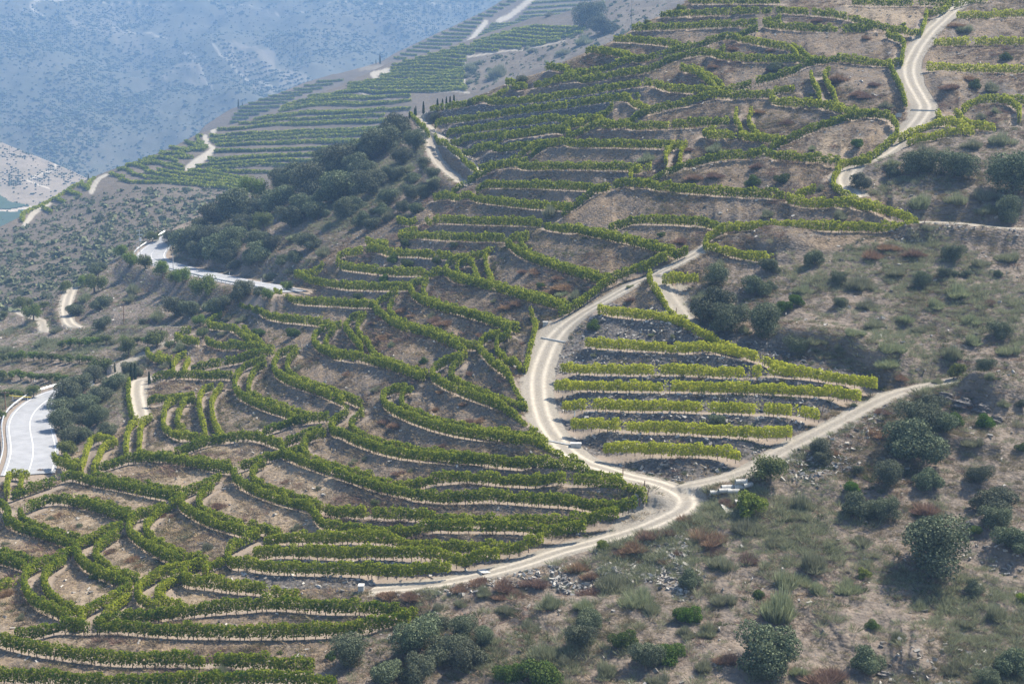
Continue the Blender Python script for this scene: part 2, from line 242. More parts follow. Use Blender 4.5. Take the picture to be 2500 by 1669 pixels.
# ---------------------------------------------------------------- traced layout (vine rows of the terraced hillside)
# every line: zone | tint 0 dark .. 1 yellow | points.  Letters pick the tile of the survey sheet, numbers are positions on it.
TILE = dict(A=(0, 0), B=(830, 0), C=(1650, 0), D=(0, 550), E=(830, 550), F=(1650, 550), G=(0, 1109), H=(830, 1109), I=(1650, 1109))
TK = 850 / 2349.0
def pts(s):
    out = []; t = None
    for w in s.split():
        if w[-1] == ':': t = TILE[w[:-1]]; continue
        x, y = w.split(','); out.append((t[0] + float(x) * TK, t[1] + float(y) * TK))
    return np.array(out)
ROWS = '''
low|.2|G: -150,1470 0,1475 300,1490 700,1510 1000,1510 1500,1505 1900,1500 2270,1535
low|.25|G: -150,1190 0,1240 200,1285 500,1330 800,1360 1100,1365 1500,1375 1900,1390 2120,1405
low|.2|G: 100,1205 300,1172 450,1145 600,1155
low|.25|G: 640,1145 900,1160 1200,1175 1500,1180 1900,1180 H: 0,1165 200,1145 400,1115 480,1105
low|.2|G: 690,1105 850,1090 1050,1070 1300,1040 1500,1015 1800,1005 2100,1010 H: 0,1015 200,1020 400,1035 520,1060
loops|.5|G: 1360,720 1240,745 1100,790 980,850 930,910 950,965 1030,1005 1100,1055
loops|.5|G: 1290,790 1160,840 1070,920 1075,970 1160,1000 1240,1015
loops|.45|G: 890,890 750,960 600,1030 550,1065 555,1130
loops|.55|G: 870,945 780,1010 710,1070 690,1095
loops|.35|G: 490,640 350,700 230,750 170,810 170,880 200,950 280,1010 380,1050 500,1090
loops|.35|G: 440,690 340,755 300,810 310,880 370,955 450,1010 540,1045
loops|.3|G: 830,475 680,530 560,580 510,620 530,680 580,740 680,790 780,830 880,860
loops|.35|G: 800,525 720,570 660,615 650,670 690,720 760,770 850,810 945,850
loops|.35|G: 1195,320 1050,370 920,410 870,470 890,530 960,590 1050,640 1150,690 1240,720
loops|.4|G: 1110,350 1030,410 985,480 1010,540 1080,600 1180,640 1290,680 1400,715
loops|.35|G: 1490,140 1370,200 1250,250 1215,310 1250,360 1350,420 1450,460 1550,490 1650,515 1740,520
loops|.3|G: 1440,200 1365,250 1340,300 1370,355 1450,405 1550,440 1650,465 1760,480 1900,530
bend|.3|D: 2080,1500 G: 1800,10 1700,50 1600,80 1575,130 1620,190 1720,240 1850,290 2000,330 2100,360 2130,420 2200,470 H: 0,470 300,490 700,490 1000,490 1400,500 1660,490
bend|.3|G: 1790,45 1712,90 1705,140 1760,200 1870,240 2000,280 2130,320 2200,350 H: 0,370 300,390 600,400 900,420 1200,410 1500,420 1880,400
bend|.25|D: 2170,1360 2050,1410 1930,1460 1900,1500 1940,1550 G: 2050,50 2200,100 H: 55,150 200,200 400,250 700,280 1000,270 1300,290 1600,310 1900,330 2000,305
bend|.35|D: 2200,1395 2080,1430 2040,1490 2060,1535 G: 2120,20 H: 0,80 150,120 300,170 430,190 600,160 850,140 1100,160 1400,175 1700,190 1900,210 2030,240 2060,275
bend|.4|G: 1750,520 1650,570 1560,620 1535,680 1575,720 1640,722
bend|.45|G: 1780,580 1900,555 2100,555 H: 0,562 300,575 650,590 900,595 1200,610 1370,570
bend|.45|G: 1710,650 1900,640 2100,645 H: 0,655 300,670 600,670 900,690 1080,670
bend|.4|G: 1650,720 1800,745 2000,755 H: 0,760 300,770 600,770 750,762
bend|.4|G: 1360,720 1260,762 1235,815 1290,850 1450,860 1600,880 1750,890 1850,920 2020,930
bend|.5|G: 1510,705 1400,745 1385,800
edge|.2|G: -150,630 0,652 120,680 240,715
edge|.2|G: -150,665 0,692 100,720 200,760
edge|.5|G: -100,900 0,880 100,845 150,825
edge|.2|G: -120,270 0,330 40,350 60,400 40,440 120,480 250,520 380,560 500,600
edge|.2|G: 140,370 150,420 220,470 330,510 450,540 550,560
edge|.2|G: 160,370 260,320 380,290 500,312 650,350 800,400 880,430
edge|.2|G: 480,290 600,305 700,335 830,370 910,400
edge|.2|G: 80,272 200,230 350,180 480,140 600,172 800,205 1000,250 1210,285
edge|.2|G: 620,130 800,170 1000,205 1220,245
edge|.25|G: 640,90 750,60 900,22 1100,22 1300,52 1450,82 1570,92
edge|.25|G: 950,-5 1200,10 1400,42 1560,62
edge|.4|G: 360,20 400,50 470,75 530,95
edge|.4|G: 440,0 470,40 530,60
edge|.7|D: 770,1440 640,1430 600,1480 580,1545 G: 558,60 545,100
edge|.7|D: 790,1450 700,1490 670,1545 G: 645,60 630,105
edge|.6|G: 50,270 50,200 70,140 140,130 195,135
edge|.6|G: 150,150 142,190 140,240
bend|.25|D: 2349,1240 2280,1290 2230,1330 2260,1380 2349,1430 E: 200,1490 400,1545 H: 700,25 1000,35 1300,60 1500,85 1700,115 1900,150
bend|.3|E: 160,1250 90,1295 75,1340 150,1400 300,1450 500,1490 700,1520 850,1545 H: 1000,18
paved|.2|D: 1030,1032 1150,1012 1300,1005 1450,1010 1570,1020
paved|.2|D: 1000,1172 1150,1155 1310,1150
paved|.2|D: 1290,970 1400,940 1550,910 1700,880 1840,850
paved|.3|D: 1390,760 1450,800 1600,822 1850,830
paved|.5|D: 1310,1150 1200,1170 1130,1210 1105,1290 1110,1370 1180,1410 1300,1430 1390,1445
paved|.5|D: 1320,1170 1250,1190 1210,1250 1200,1330 1240,1370
paved|.6|D: 1440,1080 1370,1110 1345,1180 1355,1280 1380,1370 1390,1420
paved|.6|D: 1500,1090 1450,1130 1430,1200 1440,1300 1470,1370 1500,1420
paved|.3|D: 872,1040 866,1150 885,1250 892,1300
paved|.6|D: 930,1310 880,1360 860,1420 852,1535
paved|.6|D: 1025,1290 960,1330 945,1420 940,1535
paved|.25|D: 1180,1520 1300,1490 1450,1440 1600,1420 1750,1430 1900,1472
paved|.25|D: 1770,1390 1900,1340 2050,1300 2220,1280
paved|.5|D: 990,850 1020,890 1110,920
paved|.5|D: 1070,850 1100,890 1160,910
paved|.6|D: 1260,860 1200,890 1170,950 1175,990
paved|.6|D: 1285,880 1255,930 1240,985
paved|.4|D: 1290,705 1220,730 1185,755 1260,775 1340,795
paved|.4|D: 1500,600 1420,640 1410,670 1490,680 1560,690 1630,740 1690,790
paved|.4|D: 1640,680 1700,740 1790,805
spurs|.35|D: 1790,900 1680,930 1610,980 1585,1060 1600,1130 1680,1180 1800,1230 1900,1262 2010,1310
spurs|.35|D: 1800,930 1720,970 1680,1050 1690,1120 1780,1170 1900,1210 2000,1240 2085,1280
spurs|.35|D: 2010,835 1900,850 1855,910 1850,980 1900,1030 2000,1070 2150,1120 2250,1165 2320,1200
spurs|.35|D: 2000,860 1945,900 1940,960 2000,1020 2100,1060 2230,1100 E: 60,1145 150,1180
spurs|.35|D: 2250,690 2150,720 2115,780 2150,830 2250,872 E: 0,885 150,905 300,935 450,990 565,1025
spurs|.35|D: 2260,710 2205,750 2200,800 2260,840 E: 0,850
spurs|.35|E: 170,592 80,620 35,670 60,730 110,790 150,850
spurs|.35|E: 175,600 120,650 130,720 180,770 220,840 300,900 450,950 590,1005
spurs|.35|E: 390,460 280,490 240,540 260,590 340,650 420,690 550,720 700,770 850,855
spurs|.35|E: 385,490 335,530 340,580 400,630 500,670 650,710 800,770 930,815
spurs|.35|E: 570,360 490,390 475,440 510,490 600,530 700,562 850,592 1000,642 1150,705
spurs|.35|E: 590,370 560,410 570,460 640,510 780,550 900,590 1050,630 1205,680
spurs|.35|E: 880,220 760,240 715,280 720,330 800,370 950,402 1100,442 1300,502 1520,555
spurs|.35|E: 870,235 805,260 790,300 840,340 930,370 1050,390 1200,430 1400,480 1550,528
spurs|.5|E: 880,245 910,300 935,360
spurs|.5|E: 1000,170 980,220 1000,300 1030,370
spurs|.3|E: 1270,60 1150,80 1125,120 1190,180 1300,230 1450,280 1600,330 1780,382
spurs|.3|E: 1215,90 1250,150 1350,210 1500,260 1650,300 1830,352
spurs|.3|E: 1380,0 1550,30 1750,70 1950,112 2100,150 2270,192
spurs|.3|E: 1600,5 1800,50 2000,90 2150,130 2255,165
spurs|.4|E: 1080,730 980,760 940,810 960,860 1020,930 1100,990 1160,1060 1210,1150 1250,1235
spurs|.4|E: 1155,740 1070,770 1060,820 1110,880 1180,920 1225,980
spurs|.45|E: 1285,590 1320,650 1305,740 1280,830 1262,920 1245,980
spurs|.35|E: 830,880 700,920 630,960 630,1020 700,1080 800,1120 950,1170 1080,1220 1150,1270 1230,1320 1300,1370 1370,1440
spurs|.35|E: 830,900 760,950 750,1010 820,1050 900,1090 1000,1130 1120,1180 1250,1240
spurs|.35|E: 450,1080 340,1110 290,1160 310,1220 400,1270 550,1330 750,1390 900,1412 1100,1430 1300,1470 1450,1530 H: 1560,20 1640,40
spurs|.35|E: 490,1090 430,1110 415,1170 450,1220 550,1260 700,1310 900,1350 1100,1390 1300,1430 1400,1480
spurs|.4|E: 1480,600 1560,550 1700,450 1800,380 1950,300 2100,250 2250,200 2349,165
block|.75|E: 1740,565 1850,575 2000,592 2200,630 2349,672 F: 80,670 200,730 330,785 450,835
block|.85|E: 1660,780 1900,800 2100,810 2349,822 F: 200,832 450,862 600,895 700,920 800,948
block|.9|E: 1490,950 1700,962 2000,967 F: 0,965 300,980 600,990 800,1000 1000,1010 1150,1030 1360,1060
block|.9|E: 1450,1070 1700,1072 2000,1077 F: 0,1078 300,1085 600,1090 900,1105 1100,1120 1250,1140
block|.85|E: 1500,1205 1750,1200 2000,1210 F: 0,1210 300,1220 600,1230 800,1240 965,1265
block|.85|E: 1560,1330 1750,1330 2000,1350 F: 0,1358 300,1375 600,1390 780,1382
block|.8|E: 1780,1490 2000,1490 F: 0,1508 300,1515 I: 430,0
block|.6|E: 2090,310 2090,380 2140,450 2190,520 2250,590 2345,645
block|.75|E: 2180,345 2349,350 F: 150,345
knoll|.3|E: 400,62 520,62 700,72 900,80 1110,82
knoll|.45|E: 520,12 430,40 400,90
knoll|.35|E: 180,160 300,180 500,185 700,200 870,205 950,190 1040,170
knoll|.4|E: 175,105 320,108
knoll|.4|E: 200,140 320,132
knoll|.35|E: 0,270 150,290 350,310 550,312 690,315
knoll|.45|E: 150,180 60,180 0,200 -20,240
knoll|.3|D: 1990,335 2100,370 2250,392 E: 55,405 250,410 460,412
knoll|.5|D: 1990,320 2100,305 2180,285
knoll|.3|D: 1850,440 1900,475 2000,502 E: 55,522 235,535
knoll|.3|D: 1620,550 1750,590 1900,622 2100,642 2300,672
knoll|.5|D: 1830,545 1850,490 1905,450
fork|.2|B: 980,650 1100,622 1250,590
fork|.2|B: 610,737 800,706 950,690 1100,684 1300,670 1500,640 1700,610 1900,575 2110,550
fork|.15|B: 640,826 850,800 1050,770 1250,740 1500,710 1700,680 1900,650 2020,632
fork|.15|B: 720,890 900,870 1100,842 1300,815 1500,786 1700,760 1840,735
fork|.15|B: 750,945 950,920 1150,890 1350,860 1550,830 1700,808
fork|.15|B: 960,990 1060,952 1200,930 1400,900 1520,880
fork|.15|B: 830,1012 1100,1000 1250,975 1460,950
fork|.15|B: 940,1110 1100,1090 1190,1070
fork|.3|B: 470,770 550,850 600,910
fork|.3|B: 640,940 750,1010 850,1100 930,1180
top|.2|B: 2160,95 2260,92 C: 60,88 300,80 600,70 740,68
top|.2|B: 1970,187 2100,182 C: 0,176 300,162 550,160
top|.25|B: 1850,262 2000,268 2200,288 2349,312
top|.3|B: 1660,350 1800,362 2000,390 2050,402
top|.45|B: 1750,315 1850,340 1960,372
top|.15|B: 1500,520 1700,480 1900,430 2100,380 2349,325 C: 150,305 300,252 450,220 550,190
top|.2|B: 1380,466 1500,477 1660,482
top|.5|B: 1470,430 1545,442
top|.15|B: 1310,572 1500,552 1700,530 1900,490 2100,460 C: 0,385 150,350 330,325
top|.3|B: 1120,550 1260,562
top|.2|C: 590,160 750,180 1000,192 1250,192 1550,180
top|.35|C: 710,120 620,135 590,150
top|.3|C: 740,70 900,80 1100,100 1250,140 1340,162
top|.2|C: 90,5 400,4 700,2
top|.35|C: 1190,10 1400,17 1700,15 1900,0
top|.45|C: 1690,80 1680,140 1650,225
top|.5|C: 1700,85 1780,80 1850,30
top|.35|C: 1420,230 1530,280 1530,350 1520,425
top|.45|C: 1420,225 1480,210 1640,225
top|.3|C: 220,365 400,387 600,397 800,402 1000,405
top|.4|C: 390,260 500,270 650,300 770,330 820,385
top|.35|C: 780,300 870,360 940,405
upper|.2|C: 320,612 450,580 600,530 750,490 900,430 1050,400 1120,388
upper|.45|C: 1120,390 1300,415 1450,422 1530,410
upper|.3|C: 1440,430 1480,520 1520,600 1550,705
upper|.25|B: 1880,832 2000,790 2150,730 C: 0,702 200,660 400,640 640,632
upper|.5|C: 800,590 700,600 645,640 660,680 800,692 950,712 1100,742 1190,785
upper|.5|C: 910,490 920,550 960,620 970,680
upper|.5|C: 1040,480 1000,500 1030,570 1070,640 1090,700 1200,742 1350,762
upper|.25|B: 1530,930 1620,890 1700,862 1900,852 2100,846 C: 0,837 200,822 360,812
upper|.55|B: 1530,910 1560,845 1640,840
upper|.55|C: 300,870 195,885 190,900 300,917 450,922 600,940 740,952
upper|.55|C: 410,745 400,800 430,870 470,915
upper|.55|C: 510,745 490,800 520,860 580,912 700,942
upper|.25|C: 640,990 750,940 900,872 1050,820 1200,782 1350,765 1440,782
upper|.45|C: 1450,790 1490,850 1475,920 1400,990 1320,1050 1200,1087
upper|.5|B: 1910,670 1990,702 2080,742
upper|.5|B: 1700,802 1780,800 1850,822
upper|.4|B: 2120,562 2200,592 C: 60,600 150,610 300,622
upper|.4|C: 30,460 150,500 220,560 270,602
upper|.4|C: 110,450 200,490 290,552 320,602
centre|.6|B: 1390,960 1260,1020 1200,1060
centre|.25|B: 1200,1085 1300,1040 1390,985 1500,967 1800,967 2100,972 2250,972
centre|.25|B: 750,1300 850,1232 950,1172 1100,1122 1300,1120 1600,1117 1900,1122 2030,1127
centre|.25|B: 920,1290 980,1247 1100,1242 1400,1247 1700,1257 1850,1250 1950,1242 C: 0,1265 200,1280 400,1295 600,1302 730,1312
centre|.2|B: 1500,1445 1600,1372 1700,1302 1800,1262
centre|.3|B: 630,1332 800,1332 1000,1347 1200,1372 1400,1387 1550,1392
centre|.3|B: 580,1477 800,1482 1000,1490 1200,1492 1360,1500
centre|.4|B: 390,1487 510,1500
centre|.3|B: 1810,1545 1900,1502 2000,1477 2200,1480 C: 0,1482 150,1492 330,1522
centre|.65|B: 2200,1115 2200,1050 2250,980 2330,972
centre|.65|B: 2290,1085 2305,1000 2340,965
centre|.55|B: 1960,1205 1975,1155 2100,1132
centre|.25|B: 2020,1222 2150,1182 C: 0,1142 150,1085 300,1052 500,1042 700,1047 900,1062 1110,1075
hairpin|.65|C: 400,1515 700,1512 1000,1522 1300,1527 1640,1535
hairpin|.65|C: 940,1270 800,1310 745,1345 900,1365 1100,1372 1300,1400 1500,1435 1625,1485
hairpin|.6|C: 1320,1082 1150,1095 1090,1150 1062,1230 1100,1290 1230,1330 1350,1392
hairpin|.65|F: 430,15 300,35 200,95 220,140 350,170 500,200 660,225
right|.8|C: 1890,115 2050,100 2349,90 2500,90
right|.8|C: 1740,292 1900,282 2100,280 2349,277 2500,277
right|.85|C: 1690,452 1900,457 2100,462 2349,467 2500,470
right|.65|C: 2315,800 2305,725 2200,672 2080,667 1980,700 1930,742
right|.7|C: 1880,770 1980,822 2080,842 2150,860
right|.7|C: 1760,762 1790,805
right|.75|C: 1500,940 1650,872 1800,832 1900,832 2010,882
right|.75|C: 1560,972 1680,935 1850,885 1990,890
right|.5|C: 2200,660 2300,662 2420,675
right|.7|C: 1880,35 1950,20 2100,-10
'''
ROWS = [(z, float(t), pts(p)) for z, t, p in (l.split('|') for l in ROWS.strip().splitlines())]
def tctrl(s):
    out = []
    for l in s.strip().splitlines():
        k, r = l.split(':')
        for w in r.split():
            a, b, c = w.split(','); out.append([TILE[k][0] + float(a) * TK, TILE[k][1] + float(b) * TK, float(c)])
    return out
NEAR_CTRL = tctrl('''G:1000,1510,27.5 1000,1370,26 0,1500,27 1400,1165,25 300,500,20 700,180,18.5 1200,30,18 1500,450,20.5 600,750,22 100,0,16.5 -500,1500,27 -500,300,18
H:900,480,23 900,770,24.5 900,270,21.5 900,1400,28.5
I:1200,1400,29 1200,700,25.5 1500,0,22 2800,1400,29.5 2800,0,22.5
E:900,1400,19.5 600,730,17 100,1400,18 1800,80,16 2000,960,19.5 1850,570,18
F:300,1100,20 1400,700,18.7 1500,100,17 2800,500,18
C:600,1045,14.6 1000,1520,17 900,80,11.7 2000,280,12.9 2000,1200,16.6 750,490,13 2800,280,13.2 900,-300,9.6 2400,-300,9.9
B:1700,965,13 1000,1340,13 1000,780,10 2000,265,11 2250,90,10.5 1600,350,10.5 100,1100,10 480,780,9.3 1800,-200,8.9
D:2250,390,14 1750,1150,15 1300,1005,13.3 1600,1425,16.3 215,1300,14.8 500,560,10.5 1040,230,10 1500,355,11.5 300,900,11 100,700,10 700,700,11 0,1500,15.5 -500,1000,11.5 -500,600,9''')
def base_pixels(P, f):
    """row foliage line -> ground line under it"""
    Q = np.array(P, float)
    for _ in range(3): Q[:, 1] = P[:, 1] + 1.02 * f(Q[:, 0], Q[:, 1])
    return Q
_f0 = Field(-300, 2800, -200, 2000, 24, 18, NEAR_CTRL, lam=1.0)
_lev = []
for z, t, P in ROWS:
    n = max(3, int(np.hypot(*np.diff(P, axis=0).T).sum() / 25)); _lev.append(base_pixels(smooth_line(P, n), _f0))
NEAR = Field(-300, 2800, -200, 2000, 56, 40, NEAR_CTRL, levels=_lev, lam=3.0, wl=WLEV)
# ---------------------------------------------------------------- the near hillside: skyline, tracks, terraces
SKY1 = pts('D: -1200,800 -300,720 0,650 100,575 200,562 300,560 400,470 480,425 540,400 600,335 700,270 800,215 900,200 940,150 1000,118 1100,92 1200,20 A: 1400,1440 1650,1350 1900,1215 2200,1085 2294,1065 B: 150,985 300,900 400,815 470,792 600,752 930,650 1110,570 1370,482 1640,365 1840,275 1960,202 2150,112 C: 60,20 120,-60 300,-170 3200,-200')
TRACKS = [  # name, half width, ruts, points
 ('dirt_road', 2.3, 1, 'C: 2080,-140 1945,0 1800,135 1700,232 1610,360 1572,460 1585,550 1640,650 1680,730 1625,830 1540,905 1450,1000 1350,1065 1215,1120 1150,1175 1145,1235 1185,1290'),
 ('dirt_road', 2.1, 1, 'E: 2420,180 2270,262 2130,330 1990,392 1800,500 1620,600 1500,690 1420,790 1370,900 1335,1010 1330,1120 1350,1230 1390,1340 1450,1440 1540,1530 H: 1650,55 1780,95 1950,150 2130,185 2270,240 2330,300 2300,370 2180,435 2000,510 1750,580 1500,645 1250,730 1000,800 750,855 500,890 330,905'),
 ('dirt_road', 1.7, .5, 'H: 2250,225 I: 50,220 200,190 400,140 560,80 F: 700,1530 900,1430 1100,1330 1300,1215 1500,1125 1690,1080 1850,1050'),
 ('dirt_road', 3.4, .3, 'C: 1640,1500 1750,1490 1900,1500 2100,1530 2349,1545 2600,1545'),
 ('dirt_road', 1.5, .4, 'E: 2110,345 2170,410 2230,500 2290,590 2345,660'),
 ('dirt_road', 1.5, .6, 'B: 640,752 520,778 590,860 700,950 800,1040 935,1165'),
 ('dirt_road', 1.5, .5, 'B: 545,830 600,920 625,1030 690,1120 800,1215 850,1240'),
 ('dirt_road', 1.7, 1, 'D: 985,1035 935,1060 925,1130 935,1220 955,1290'),
 ('dirt_road', 1.5, .2, 'D: 790,985 850,930 960,875 1110,800 1180,770'),
 ('dirt_road', 1.7, 1, 'D: 560,370 510,400 470,460 445,540 450,610 470,660 530,690'),
 ('dirt_road', .9, .2, 'D: -300,800 0,752 200,735 400,710 530,690 750,688 1000,680 1250,685'),
 ('dirt_road', 1.3, .4, 'D: 90,560 180,610 270,640 300,720'),
]
PAVED = ['D: 640,1060 520,1085 400,1120 310,1180 235,1245 200,1310 203,1390 225,1480 G: 225,20 200,95 188,135',
         'D: 1190,55 1120,100 1060,145 1015,185 1020,225 1110,262 1250,300 1400,335 1550,368 1700,397 1840,420 1960,450']
_sx, _sy = SKY1[:, 0], SKY1[:, 1]
U = np.arange(-330, 2840, 3.1); NR = 600; VB = np.interp(U, _sx, _sy)
T = np.linspace(0, 1, NR); VMAX = 1960
UU = np.repeat(U[:, None], NR, 1); VV = VB[:, None] + (VMAX - VB[:, None]) * T[None]      # column-wise, skyline first
P0 = NEAR.point(UU, VV)                                                               # (cols, rows, 3)
def near_world(Q): return NEAR.point(Q[:, 0], Q[:, 1])
def downhill(Q):
    a = NEAR.point(Q[:, 0] + 4, Q[:, 1]) - NEAR.point(Q[:, 0] - 4, Q[:, 1]); b = NEAR.point(Q[:, 0], Q[:, 1] - 4) - NEAR.point(Q[:, 0], Q[:, 1] + 4)
    n = np.cross(a, b); n *= np.sign(n[:, 2:3]); g = n[:, :2]; return g / (np.linalg.norm(g, axis=1, keepdims=True) + 1e-9)
def resample_world(Q, step):
    """ground line in sheet positions -> samples every step metres on the slope"""
    L = smooth_line(Q, 400); W = near_world(L); s = np.r_[0, np.cumsum(np.linalg.norm(np.diff(W, axis=0), axis=1))]
    n = max(4, int(s[-1] / step) + 1); q = np.linspace(0, s[-1], n)
    return np.stack([np.interp(q, s, L[:, k]) for k in (0, 1)], -1), np.stack([np.interp(q, s, W[:, k]) for k in range(3)], -1)
def smooth1(z, k):
    if len(z) < 5: return z
    z = np.asarray(z, float)
    for _ in range(k): z = np.concatenate([z[:1], (z[:-2] + 2 * z[1:-1] + z[2:]) / 4, z[-1:]])
    return z
RW = []                                                      # per row: dict(uv, w, tan, side)
for zi, (z, t, P) in enumerate(ROWS):
    q = base_pixels(smooth_line(P, max(8, len(P) * 3)), NEAR); uv, w = resample_world(q, .5)
    tg = np.gradient(w[:, :2], axis=0); tg /= np.linalg.norm(tg, axis=1, keepdims=True) + 1e-9
    nd = np.stack([tg[:, 1], -tg[:, 0]], -1); dh = downhill(uv); nd *= np.sign((nd * dh).sum(1, keepdims=True) + 1e-6)
    RW.append(dict(uv=uv, w=w, tan=tg, nd=nd, zone=z, tint=t, id=zi))
ALL = np.concatenate([r['w'] for r in RW]); AID = np.concatenate([np.full(len(r['w']), r['id']) for r in RW])
AND = np.concatenate([r['nd'] for r in RW]); NS = len(ALL)
kd = kdtree.KDTree(NS)
for i in range(NS): kd.insert((ALL[i, 0], ALL[i, 1], 0), i)
kd.balance()
UPW = np.full(NS, 1.3); DNW = np.full(NS, .42); newz = ALL[:, 2].copy()
for i in range(NS):
    best = None
    for co, j, d in kd.find_range((ALL[i, 0], ALL[i, 1], 0), 3.0):
        if AID[j] != AID[i] and d > .5 and (best is None or d < best[1]): best = (j, d)
    if best:
        j, d = best; a = float(((ALL[j, :2] - ALL[i, :2]) * AND[i]).sum())
        if abs(a) < .5 * d: continue
        newz[i] = (ALL[i, 2] + ALL[j, 2]) / 2
        if a > 0: DNW[i] = d / 2 + .1; UPW[i] = .6
        else: UPW[i] = d / 2 + .1
k0 = 0
for r in RW:
    n = len(r['w']); zz = smooth1(newz[k0:k0 + n], 6); newz[k0:k0 + n] = zz; r['w'] = np.c_[r['w'][:, :2], zz]; r['sl'] = slice(k0, k0 + n); k0 += n
ALL[:, 2] = newz
# stepped profile of the terraces: level bench behind each row, steep bank up to the lip of the next row
cols = [[] for _ in U]
for r in RW:
    uv, w = r['uv'], r['w']; n = int(np.hypot(*np.diff(uv, axis=0).T).sum()) + 2; q = np.linspace(0, 1, n); k = np.linspace(0, 1, len(uv))
    u = np.interp(q, k, uv[:, 0]); v = np.interp(q, k, uv[:, 1]); rr = np.interp(q, k, np.hypot(w[:, 0], w[:, 1])); zz = np.interp(q, k, w[:, 2]); i = np.round((u - U[0]) / (U[1] - U[0])).astype(int); b = 0
    for e in np.flatnonzero(np.diff(i)).tolist() + [n - 1]:
        sl = slice(b, e + 1); b = e + 1
        if v[sl].max() - v[sl].min() < 16 and 0 <= i[sl][0] < len(U): cols[i[sl][0]].append((v[sl].mean(), rr[sl].mean(), zz[sl].mean()))
QS = np.ones(UU.shape)
for i, L in enumerate(cols):
    L.sort(reverse=True)
    for a in range(len(L) - 1):
        vB, rB, zB = L[a]; vA, rA, zA = L[a + 1]; gap = rA - rB
        if gap < 3.2 or gap > 24 or zA < zB + .35: continue
        inner = a > 0 and rB - L[a - 1][1] < 3.2; lip = .55; w = .5 if inner else min(3.0, max(1.0, .42 * gap)); w = min(w, gap - lip - .8)
        js = np.flatnonzero((VV[i] <= vB) & (VV[i] >= vA))
        if not len(js): continue
        D = P0[i, js] - [0, 0, CAMZ]; hr = np.hypot(D[:, 0], D[:, 1]); m = D[:, 2] / hr; b0, b1 = rB + w, rA - lip; k = (zA - zB) / (b1 - b0)
        rn = (zB - k * b0 - CAMZ) / np.where(np.abs(m - k) < 1e-4, -1e-4, m - k); rn = np.clip(rn, b0, b1)
        rb = np.where(m < -.01, (zB - CAMZ) / np.minimum(m, -.01), 1e9); ra = np.where(np.abs(m) > .01, (zA - CAMZ) / np.where(np.abs(m) < .01, .01, m), 1e9)
        rn = np.where((rb < b0) & (rb > rB - .5), rb, rn); zr = CAMZ + m * b1; rn = np.where((zr > zA) & (ra > b1) & (ra < rA + .5), ra, rn)
        QS[i, js] = np.clip(rn / hr, .93, 1.07)
for _ in range(3): QS[1:-1] = (QS[:-2] + QS[1:-1] * 2 + QS[2:]) / 4
P0 = np.array([0, 0, CAMZ]) + (P0 - [0, 0, CAMZ]) * QS[..., None]
# tracks and paved road centre lines
TR = []
for nm, hw, rut, s in TRACKS:
    uv, w = resample_world(pts(s), .8); w[:, 2] = smooth1(w[:, 2], 30); TR.append((nm, hw, rut, uv, w))
PV = []
for s in PAVED:
    uv, w = resample_world(pts(s), .8)
    for k in range(3): w[:, k] = smooth1(w[:, k], 60)
    PV.append((uv, w))
def line_kd(ws):
    allw = np.concatenate(ws); idx = np.concatenate([np.full(len(w), i) for i, w in enumerate(ws)]); tg = np.concatenate([np.gradient(w[:, :2], axis=0) for w in ws])
    tg /= np.linalg.norm(tg, axis=1, keepdims=True) + 1e-9
    k = kdtree.KDTree(len(allw))
    for i, p in enumerate(allw): k.insert((p[0], p[1], 0), i)
    k.balance(); return k, allw, idx, tg
def nearest(k, xy, maxd, mask):
    """index of nearest sample for each point of mask (or -1)"""
    out = np.full(len(xy), -1, np.int64); f = k.find
    for i in np.flatnonzero(mask):
        co, j, d = f((xy[i, 0], xy[i, 1], 0))
        if d < maxd: out[i] = j
    return out
def near_mask(uv_lists, pad):
    """rough image of which grid vertices lie near the given sheet lines"""
    m = np.zeros((80, 60), bool)
    for L in uv_lists:
        i = ((L[:, 0] + 400) / 42).astype(int); j = ((L[:, 1] + 300) / 42).astype(int)
        for a in range(-pad, pad + 1):
            for b in range(-pad, pad + 1): m[np.clip(i + a, 0, 79), np.clip(j + b, 0, 59)] = True
    return m[np.clip(((UU + 400) / 42).astype(int), 0, 79), np.clip(((VV + 300) / 42).astype(int), 0, 59)].ravel()
G = P0.reshape(-1, 3).copy(); XY = G[:, :2].copy(); UF = UU.ravel(); VF = VV.ravel(); NV = len(G)
tr_kd, tr_w, tr_id, tr_tg = line_kd([t[4] for t in TR]); tr_hw = np.array([t[1] for t in TR]); tr_rut = np.array([t[2] for t in TR])
jt = nearest(tr_kd, XY, 7.0, near_mask([t[3] for t in TR], 2)); ok_t = jt >= 0; jt0 = np.where(ok_t, jt, 0)
dv = XY - tr_w[jt0, :2]; lat_t = np.where(ok_t, dv[:, 0] * -tr_tg[jt0, 1] + dv[:, 1] * tr_tg[jt0, 0], 99); dist_t = np.where(ok_t, np.where(np.hypot(*dv.T) < .8 + np.abs(lat_t), np.abs(lat_t), np.hypot(*dv.T)), 99)
hw_t = tr_hw[tr_id[jt0]] * (.85 + .35 * fbm(XY[:, 0] * .2, XY[:, 1] * .2, 15, 2))
def slope_of(ws): return np.concatenate([np.gradient(w[:, 2]) / (np.linalg.norm(np.gradient(w[:, :2], axis=0), axis=1) + 1e-9) for w in ws])
tr_sl = slope_of([t[4] for t in TR]); tz_t = tr_w[jt0, 2] + tr_sl[jt0] * (dv * tr_tg[jt0]).sum(1)
pv_kd, pv_w, pv_id, pv_tg = line_kd([p[1] for p in PV])
jp = nearest(pv_kd, XY, 14.0, near_mask([p[0] for p in PV], 3)); ok_p = jp >= 0; jp0 = np.where(ok_p, jp, 0)
